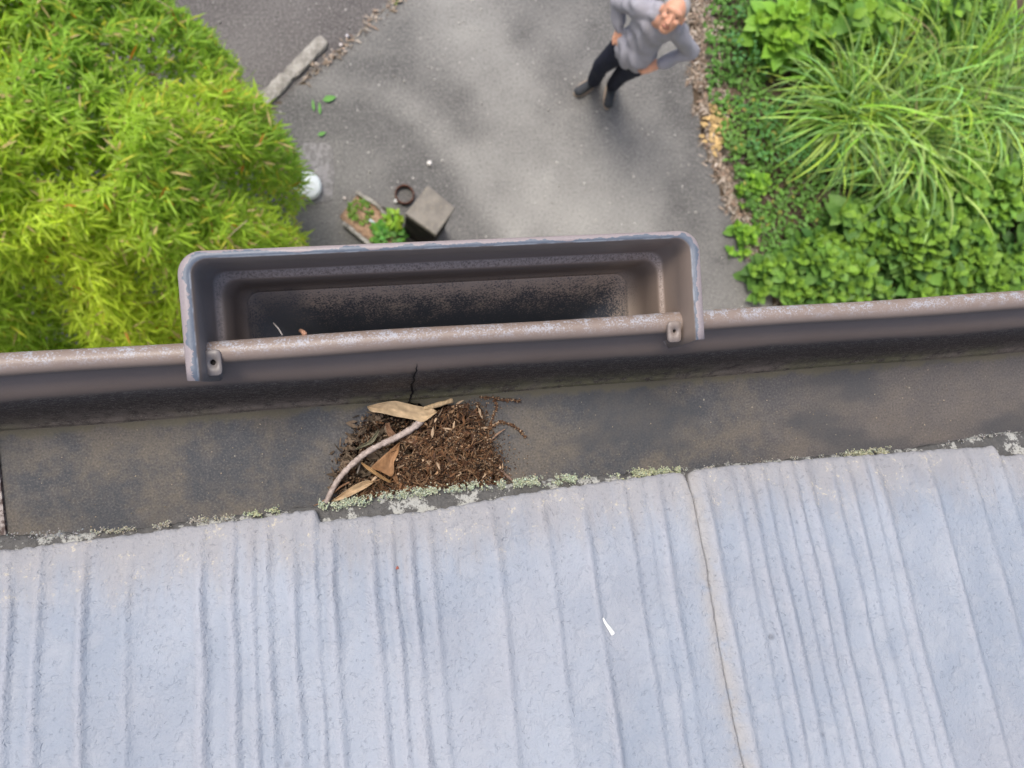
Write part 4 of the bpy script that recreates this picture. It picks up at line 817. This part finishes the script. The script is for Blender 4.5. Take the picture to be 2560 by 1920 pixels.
def flatleaf(outl, mid, name, label, cat, col, hs, curl=.0015, group='dry leaves in the gutter'):
    'leaf blade from an outline: two edges joined by rows across'
    o1 = catrom([PD(u, v, 0) for u, v in outl[0]], 6); o2 = catrom([PD(u, v, 0) for u, v in outl[1]], 6); n = 26
    rs = lambda q: np.column_stack([np.interp(np.linspace(0, 1, n), np.linspace(0, 1, len(q)), q[:, i]) for i in range(3)])
    a_, b_ = rs(o1), rs(o2); m = 9; V = []; C = []
    for i in range(n):
        hh = np.interp(i / (n - 1), np.linspace(0, 1, len(hs)), hs)
        for j in range(m):
            t_ = j / (m - 1); q = a_[i] * (1 - t_) + b_[i] * t_
            prf = curl * (4 * (t_ - .5) ** 2) - .0006 * math.exp(-((t_ - .5) / .06) ** 2) + .0003 * math.sin(i * 1.9 + j * .8) * abs(t_ - .5) + .0004 * math.sin(i * .55 + 1)
            D_ = (H - zf - hh - prf) / (H - zf); V.append([q[0] * D_, q[1] * D_, zf + hh + prf])
            s_ = (1 + .12 * math.sin(t_ * 40 + i * .7)) * (.85 + .3 * rng.uniform()) * (.8 if abs(t_ - .5) < .06 else 1); C.append(np.array(col) * s_)
    Fc = [(i * m + j, i * m + j + 1, (i + 1) * m + j + 1, (i + 1) * m + j) for i in range(n - 1) for j in range(m - 1)]
    o = obj(name, V, Fc, DL, cols=np.array(C)); s2 = o.modifiers.new('solid', 'SOLIDIFY'); s2.thickness = .0002
    return tag(o, label, cat, group)
flatleaf(([(585, 245), (680, 218), (820, 193), (900, 205), (1050, 240), (1170, 262), (1225, 290)], [(585, 250), (620, 290), (700, 302), (870, 340), (1000, 362), (1100, 385), (1225, 295)]), None, 'dry_leaf', 'large pale tan dry leaf lying on top of the litter', 'dry leaf', (.56, .42, .26), [.012, .015, .017])
flatleaf(([(880, 572), (800, 640), (730, 700), (620, 800), (640, 815)], [(882, 578), (872, 670), (830, 760), (832, 850), (800, 890), (760, 870), (640, 818)]), None, 'dry_leaf', 'brown curled leaf under the curved twig', 'dry leaf', (.34, .19, .095), [.011, .012, .009], .002)
flatleaf(([(830, 760), (838, 830), (872, 940), (862, 962)], [(826, 780), (800, 870), (840, 930), (860, 962)]), None, 'dry_leaf', 'small brown leaf tip pointing at the roof edge', 'dry leaf', (.3, .17, .09), [.009, .008], .001)
flatleaf(([(528, 758), (600, 800), (700, 870), (806, 940)], [(530, 768), (580, 820), (700, 900), (800, 952)]), None, 'dry_leaf', 'narrow yellowish rolled leaf across the brown curled leaf', 'dry leaf', (.42, .27, .13), [.010, .013, .008], .0012)
flatleaf(([(250, 1120), (440, 985), (560, 930), (640, 935)], [(260, 1125), (380, 1090), (560, 1000), (638, 945)]), None, 'dry_leaf', 'pale tan leaf wedged under the lichen at the lower end of the twig', 'dry leaf', (.5, .36, .22), [.004, .007, .006])
flatleaf(([(850, 1020), (880, 960), (930, 935), (1000, 930)], [(855, 1030), (930, 1030), (970, 980), (1002, 935)]), None, 'dry_leaf', 'tan leaf fragment beside the lichen under the litter', 'dry leaf', (.42, .27, .15), [.006, .008])
flatleaf(([(750, 400), (760, 470), (790, 540), (860, 560)], [(790, 390), (800, 440), (850, 500), (865, 555)]), None, 'dry_leaf', 'small brown leaf between the curved twig and the large tan leaf', 'dry leaf', (.24, .14, .085), [.006, .007])
flatleaf(([(880, 560), (920, 520), (980, 500), (1050, 575)], [(884, 566), (930, 570), (1000, 585), (1050, 580)]), None, 'dry_leaf', 'grey-brown leaf piece right of the curved twig', 'dry leaf', (.3, .2, .13), [.010, .012])
flatleaf(([(470, 640), (530, 600), (600, 560), (690, 455)], [(480, 640), (560, 610), (640, 570), (694, 470)]), None, 'dry_leaf', 'grey twisted leaf strip at the dark left edge of the hole', 'dry leaf', (.2, .19, .13), [.002, .004, .004])
def twig(pts, rad, col, name, label, cat, hs, k_=10, group=None, rough_=.08):
    q = catrom([PD(u, v, h) for (u, v), h in zip(pts, hs)], 8); r = np.interp(np.linspace(0, 1, len(q)), np.linspace(0, 1, len(rad)), rad) * (1 + rng.normal(0, rough_, len(q)))
    mb = MB(); mb.add(tube(q, r, k_), col); o = mb.obj(name, TWG); return tag(o, label, cat, group)
TWG = colmat('twig_bark', .85, 420, .75, .0003)
twig([(1085, 375), (1050, 405), (960, 470), (830, 540), (700, 600), (560, 680), (430, 790), (330, 900), (260, 1010), (205, 1130)], [.0026, .0024, .0021, .0022, .0021, .002, .002, .0019, .0018, .0017], (.55, .47, .43), 'twig', 'long curved pinkish-grey twig arching from leaf to roof edge', 'twig', [.014, .015, .016, .016, .015, .014, .012, .01, .008, .007])
twig([(1110, 262), (1200, 238), (1370, 188)], [.0014, .0017, .0018], (.6, .45, .27), 'straw', 'short pale cut straw beside the large tan leaf', 'straw', [.016, .017, .016])
twig([(1640, 640), (1740, 740), (1800, 820), (1940, 945)], [.0012, .0013, .0011, .0008], (.34, .24, .19), 'twig', 'short brown twig pointing from the litter to the lichen', 'twig', [.008, .008, .007, .008])
twig([(1700, 580), (1780, 500), (1855, 450)], [.0004, .0007, .0003], (.36, .24, .17), 'twig', 'thin pointed stalk sticking out right of the litter', 'twig', [.005, .005, .003])
twig([(60, 1180), (200, 1100), (330, 990), (420, 940)], [.0004, .0006, .0005], (.3, .17, .1), 'twig', 'thin reddish twig crossing the foot of the curved twig', 'twig', [.003, .006, .006, .006])
twig([(490, 860), (510, 800), (520, 760)], [.0005, .0006], (.3, .27, .24), 'twig', 'tiny grey twig beside the curved twig', 'twig', [.006, .006, .006])
def catkin(pts, label, w_=.0011, n=150):
    q = catrom([PD(u, v, .0018) for u, v in pts], 10); root = empty('catkin', q[0], label, 'catkin', 'dried catkins right of the litter')
    mb = MB(); mb.add(tube(q, .0003, 5), (.2, .1, .06)); mb.obj('stalk', TWG, root)
    t_ = rng.uniform(0, 1, n); b = along(q, t_) + rng.normal(0, w_ * .6, (n, 3)) * [1, 1, .5]; v, f, c = grains(b, rng.uniform(.0003, .0007, n), pal2[rng.integers(0, 5, n)] * rng.uniform(.8, 1.3, (n, 1)), .35); obj('scales', v, f, DM, root, cols=c)
catkin([(1640, 160), (1720, 160), (1830, 182), (1990, 192)], 'dried catkin nearest the gutter front wall')
catkin([(1745, 165), (1775, 240), (1745, 330), (1700, 440), (1650, 520)], 'dried catkin curving down beside the litter')
catkin([(1690, 470), (1780, 400), (1860, 398), (1960, 440), (2045, 530)], 'dried catkin arching out to the right on the bare gutter floor', n=200)
n = 2600; t_ = rng.exponential(1, n) * .004; b = poly[rng.integers(2, 10, n)] + rng.normal(0, .006, (n, 3)); b = along(poly[3:10], rng.uniform(0, 1, n)); p = b[:, :2] + rng.normal(0, 1, (n, 2)) * t_[:, None]
kk = (p[:, 1] < -.03); p = p[kk]; n = len(p); v, f, c = grains(np.column_stack([p, np.full(n, zf + .0004)]), rng.uniform(.0002, .0006, n), pal2[rng.integers(0, 5, n)] * rng.uniform(.5, 1.2, (n, 1)), .4)
tag(obj('silt', v, f, DM, cols=c), 'brown silt and grains trailing off the litter onto the gutter floor', 'silt', kind='stuff')
# crumbs on the gutter floor
n = 260; p = rng.uniform([-.23, -.1], [.45, -.033], (n, 2)); v, f, c = grains(np.column_stack([p, np.full(n, zf + .0003)]), rng.uniform(.0002, .0006, n), np.array([[.45, .38, .28]]) * rng.uniform(.3, 1.4, (n, 1)), .3)
tag(obj('floor_crumbs', v, f, DM, cols=c), 'tiny tan crumbs scattered on the gutter floor', 'crumbs', kind='stuff')

# ------------------------------------------------------------------ the man
def capsule(a, b, ra, rb, k=16, sc=None):
    a = np.array(a, float); b = np.array(b, float); L = np.linalg.norm(b - a) + 1e-9; d = (b - a) / L; pts = []; rad = []
    for q in np.linspace(-math.pi / 2, 0, 5): pts.append(a + d * ra * math.sin(q)); rad.append(max(ra * math.cos(q), 1e-4))
    for q in np.linspace(0, math.pi / 2, 5): pts.append(b + d * rb * math.sin(q)); rad.append(max(rb * math.cos(q), 1e-4))
    T = d; up = np.array([0, 0, 1.]) if abs(T[2]) < .9 else np.array([1., 0, 0]); e = np.cross(T, up); e /= np.linalg.norm(e); g_ = np.cross(T, e); V = []
    for p_, r in zip(pts, rad): V += [p_ + r * (e * math.cos(q) + g_ * math.sin(q)) for q in np.linspace(0, 2 * math.pi, k, endpoint=False)]
    n = len(pts); Fc = [(i * k + j, i * k + (j + 1) % k, (i + 1) * k + (j + 1) % k, (i + 1) * k + j) for i in range(n - 1) for j in range(k)] + [tuple(range(k))[::-1], tuple((n - 1) * k + j for j in range(k))]
    return V, Fc
def ell(c, ax, r, n=14):
    'ellipsoid; ax: 3 unit axes, r: 3 radii'
    V = []; c = np.array(c, float)
    for i in range(1, n):
        th = math.pi * i / n
        for j in range(2 * n): ph_ = math.pi * j / n; q = np.array([math.sin(th) * math.cos(ph_) * r[0], math.sin(th) * math.sin(ph_) * r[1], math.cos(th) * r[2]]); V.append(c + q @ np.array(ax))
    k = 2 * n; Fc = [(i * k + j, (i + 1) * k + j, (i + 1) * k + (j + 1) % k, i * k + (j + 1) % k) for i in range(n - 2) for j in range(k)]
    V.append(c + np.array([0, 0, r[2]]) @ np.array(ax)); V.append(c - np.array([0, 0, r[2]]) @ np.array(ax)); t_ = len(V) - 2
    Fc += [(t_, j, (j + 1) % k) for j in range(k)] + [(t_ + 1, (n - 2) * k + (j + 1) % k, (n - 2) * k + j) for j in range(k)]
    return V, Fc
def fuse(name, shapes, voxel, mat, parent=None, smooth_it=4, disp=None):
    mb = MB()
    for s_ in shapes: mb.add(s_)
    me = bpy.data.meshes.new('tmp'); me.from_pydata([list(map(float, v)) for v in mb.V], [], mb.F); me.update(); o = bpy.data.objects.new('tmp', me); COL.objects.link(o)
    r = o.modifiers.new('r', 'REMESH'); r.mode = 'VOXEL'; r.voxel_size = voxel
    if smooth_it: s2 = o.modifiers.new('s', 'SMOOTH'); s2.iterations = smooth_it; s2.factor = .5
    dg = bpy.context.evaluated_depsgraph_get(); ev = o.evaluated_get(dg); m2 = ev.to_mesh(); V = np.array([v.co[:] for v in m2.vertices]); Fc = [tuple(p_.vertices) for p_ in m2.polygons]
    ev.to_mesh_clear(); bpy.data.objects.remove(o); bpy.data.meshes.remove(me)
    if disp: V = disp(V)
    return obj(name, V, Fc, mat, parent)
skin = M('skin', .55, .4); n = skin.noise(30, 3); skin.col(skin.mix(n, (.62, .3, .19), (.72, .4, .27))); skin.b.inputs['Subsurface Weight'].default_value = .1; skin.b.inputs['Subsurface Radius'].default_value = (.02, .01, .005)
wool = M('grey_knit', .9, .2); n = wool.noise(9, 4); n2 = wool.noise(300, 2); wool.col(wool.mix(n, (.3, .295, .33), (.4, .395, .44))); wool.bump(n2, .002, .6)
denim = M('navy_cotton', .9, .2); n = denim.noise(14, 4); denim.col(denim.mix(n, (.012, .014, .024), (.03, .034, .055))); denim.bump(denim.noise(25, 4), .006, .5)
shoe_m = M('dark_shoe_fabric', .8); n = shoe_m.noise(60); shoe_m.col(shoe_m.mix(n, (.02, .024, .028), (.05, .055, .065))); sole_m = M('tan_sole', .7); sole_m.col(sole_m.mix(sole_m.noise(50), (.42, .32, .24), (.55, .44, .34)))
hair_m = M('grey_hair', .75); n = hair_m.noise(6, 4, .6, hair_m.scale((60, 60, 12))); hair_m.col(hair_m.mix(n, (.28, .27, .27), (.62, .6, .6))); hair_m.bump(n, .004)
darkm = M('dark_eye', .3); darkm.col((.03, .018, .014)); lipm = M('lips', .5); lipm.col((.4, .13, .1)); brm = M('eyebrow', .9); brm.col((.2, .14, .11))
Fd = np.array([-.60, -.80, 0]); Fd /= np.linalg.norm(Fd); Rt = np.cross(Fd, [0, 0, 1.])      # Rt: to the man's right hand
J = dict(Rsh=P(1600, 16, 1.40), Lsh=P(1684, 66, 1.40), Relb=P(1546, 4, 1.22), Lelb=P(1726, 128, 1.12), Rwr=P(1548, 72, 1.1), Lwr=P(1650, 160, 1.07),
         Rhip=P(1557, 118, .9), Lhip=P(1602, 152, .9), Rkn=P(1503, 165, .5), Lkn=P(1556, 184, .5), Ran=P(1486, 200, .1), Lan=P(1534, 210, .1))
pel = (J['Rhip'] + J['Lhip']) / 2; shc = (J['Rsh'] + J['Lsh']) / 2; nk = shc + np.array([0, 0, .05]) + Fd * .01
pit = math.radians(42); Nf = Fd * math.cos(pit) + np.array([0, 0, math.sin(pit)]); Uf = -Fd * math.sin(pit) + np.array([0, 0, math.cos(pit)]); Sf = np.cross(Nf, Uf)
roll = math.radians(6); Uf2 = Uf * math.cos(roll) + Sf * math.sin(roll); Sf = Sf * math.cos(roll) - Uf * math.sin(roll); Uf = Uf2
hd = P(1681, 36, 1.58)
def hp(s_, u_, n_): return hd + Sf * s_ + Uf * u_ + Nf * n_
hax = [Sf, Uf, Nf]
body = [capsule(nk - [0, 0, .05], hd - Uf * .06 - Nf * .02, .062, .058), ell(hp(0, .02, -.005), hax, (.078, .1, .096)), ell(hp(0, -.03, .02), hax, (.064, .085, .07)), ell(hp(0, -.085, .045), hax, (.04, .032, .036)),
        ell(hp(0, .045, .075), hax, (.055, .025, .02)), capsule(hp(0, .022, .088), hp(0, -.028, .108), .009, .015), capsule(hp(-.014, -.03, .098), hp(.014, -.03, .098), .009, .009), ell(hp(.04, -.012, .07), hax, (.024, .02, .02)), ell(hp(-.04, -.012, .07), hax, (.024, .02, .02)),
        ell(hp(0, -.058, .086), hax, (.024, .009, .012)),
        ell(hp(.082, -.005, -.01), hax, (.01, .03, .018)), ell(hp(-.082, -.005, -.01), hax, (.01, .03, .018)),
        ell(pel + [0, 0, .02], [Rt, Fd, [0, 0, 1]], (.13, .1, .1)), capsule(pel + [0, 0, .05], shc - [0, 0, .12], .1, .1), capsule(J['Rsh'], J['Lsh'], .05, .05)]
for s_ in 'RL':
    sh, el_, wr, hp_, kn, an_ = [J[s_ + q] for q in ('sh', 'elb', 'wr', 'hip', 'kn', 'an')]
    body += [capsule(sh, el_, .052, .04), capsule(el_, wr, .04, .027), capsule(hp_, kn, .085, .055), capsule(kn, an_, .052, .038), capsule(an_, an_ - [0, 0, .03], .034, .034)]
    # hand resting on the hip: palm, four fingers curled round the side, thumb behind
    tgt = P(1553, 108, 1.05) if s_ == 'R' else P(1618, 169, 1.03)
    hdv = tgt - wr; hdv /= np.linalg.norm(hdv); cmv = np.array([0, 0, H]) - wr; cmv /= np.linalg.norm(cmv); out_ = cmv; wv = np.cross(hdv, out_) * (1 if s_ == 'R' else -1); wv /= np.linalg.norm(wv); pal_n = np.cross(wv, hdv)
    pc_ = wr + hdv * .045; body += [capsule(wr, pc_ + hdv * .02, .024, .022)]
    for m_f, (o_, L_) in enumerate(zip((-.03, -.01, .01, .029), (.068, .08, .075, .058))):
        b0 = wr + hdv * .02 + wv * o_ * .6; b1 = wr + hdv * .088 + wv * o_; b2 = b1 + hdv * L_ * .5 - out_ * .008; b3 = b2 + hdv * L_ * .42 - out_ * .02
        body += [capsule(b0, b1, .014, .0115, 10), capsule(b1, b2, .0105, .0095, 10), capsule(b2, b3, .0092, .0078, 10)]
    sg = 1 if s_ == 'R' else -1
    t0 = wr + hdv * .025 + wv * sg * .02; t1 = t0 + hdv * .03 + wv * sg * .03; body += [capsule(wr + wv * sg * .01, t1, .014, .012, 10), capsule(t1, t1 + hdv * .035 + wv * sg * .006, .011, .009, 10)]
man = fuse('person', body, .0045, skin.m, None, 3)
tag(man, 'man in a grey jumper and dark trousers looking up with hands on hips', 'person')
def kid(o): return o
mo = man
# clothing
def folds(V):
    x, y, z = V.T; n_ = .007 * np.sin(z * 60 + x * 25 + 3 * np.sin(y * 20)) + .006 * np.sin((x - y) * 45 + z * 22); c_ = V - np.column_stack([np.full(len(V), pel[0]), np.full(len(V), pel[1]), z]); c_ /= np.linalg.norm(c_, axis=1)[:, None] + 1e-6
    return V + c_ * n_[:, None]
axt = [Rt, Fd, np.array([0, 0, 1.])]
sw = [ell(pel + Fd * .02 + [0, 0, .14], axt, (.155, .14, .15)), ell(pel + Fd * .01 + [0, 0, .05], axt, (.15, .13, .09)), capsule(pel + [0, 0, .15], shc - [0, 0, .1], .135, .13), ell(shc - [0, 0, .07], axt, (.185, .12, .13)), capsule(J['Rsh'] + [0, 0, .0], J['Lsh'] + [0, 0, .0], .078, .078), capsule(shc + [0, 0, .0], nk + [0, 0, .005], .075, .07)]
for s_ in 'RL': sw += [capsule(J[s_ + 'sh'], J[s_ + 'elb'], .07, .058), capsule(J[s_ + 'elb'], J[s_ + 'wr'] * .97 + J[s_ + 'elb'] * .03, .058, .04)]
def cloth(name, shapes, vox, mat, sm_, disp=None, label=None):
    o = fuse(name, shapes, vox, mat, None, sm_, disp); loc = np.array(o.location); V = np.array([v.co[:] for v in o.data.vertices]) + loc - np.array(man.location)
    o.data.vertices.foreach_set('co', V.ravel()); o.parent = man; o.location = (0, 0, 0); o.data.update()
    if label: o['label'] = label
    return o
cloth('jumper', sw, .009, wool.m, 5, folds)
tr_ = [ell(pel, axt, (.155, .12, .1))]
for s_ in 'RL': tr_ += [capsule(J[s_ + 'hip'], J[s_ + 'kn'], .097, .07), capsule(J[s_ + 'kn'], J[s_ + 'an'] + [0, 0, .0], .068, .06)]
cloth('trousers', tr_, .009, denim.m, 4, lambda V: V + .003 * np.sin(V[:, [2]] * 25 + V[:, [0]] * 20) * np.array([[.7, .7, 0]]))
hair = [ell(hp(0, .045, -.03), hax, (.088, .088, .088)), ell(hp(0, .0, -.055), hax, (.084, .085, .06))]
def hairline(V):
    r = V - hd; n_ = r @ Nf; u_ = r @ Uf; lim = .045 - np.clip((.09 - u_), 0, 1) * .55; ex = np.clip(n_ - lim, 0, 1); return V - ex[:, None] * Nf
cloth('hair', hair, .006, hair_m.m, 2, hairline)
for s_, dv in (('R', np.array([-.86, -.5, 0])), ('L', np.array([-.25, -.97, 0]))):
    an_ = J[s_ + 'an']; g0 = np.array([an_[0], an_[1], .05]); sh_ = [capsule(g0 - dv * .045 + [0, 0, .0], g0 + dv * .15 - [0, 0, .005], .042, .04), capsule(g0, an_ + [0, 0, .03], .047, .05)]
    cloth('shoe', sh_, .007, shoe_m.m, 2, lambda V: np.column_stack([V[:, :2], np.maximum(V[:, 2], .028)]))
    V = []; pv = np.array([-dv[1], dv[0], 0]); N_ = 28
    for z in (.01, .034): V += [g0 * [1, 1, 0] + dv * (.052 + .14 * math.cos(q)) + pv * .048 * math.sin(q) * (1 + .15 * math.cos(q)) + [0, 0, z] for q in np.linspace(0, 2 * math.pi, N_, endpoint=False)]
    V = np.array(V) - np.array(man.location); me = [(j, (j + 1) % N_, N_ + (j + 1) % N_, N_ + j) for j in range(N_)] + [tuple(range(N_))[::-1], tuple(range(N_, 2 * N_))]
    obj('shoe_sole', V + np.array(man.location), me, sole_m.m, man, smooth=False)
def feat(name, sh_, mat): V, Fc = sh_; obj(name, V, Fc, mat, man)
for q in (-1, 1): feat('eye', ell(hp(q * .03, .018, .079), hax, (.013, .0055, .008), 8), darkm.m); feat('eyebrow', capsule(hp(q * .016, .036, .09), hp(q * .046, .037, .08), .0042, .0035), brm.m)
feat('mouth', capsule(hp(-.022, -.058, .092), hp(.022, -.058, .092), .0048, .0048), lipm.m)
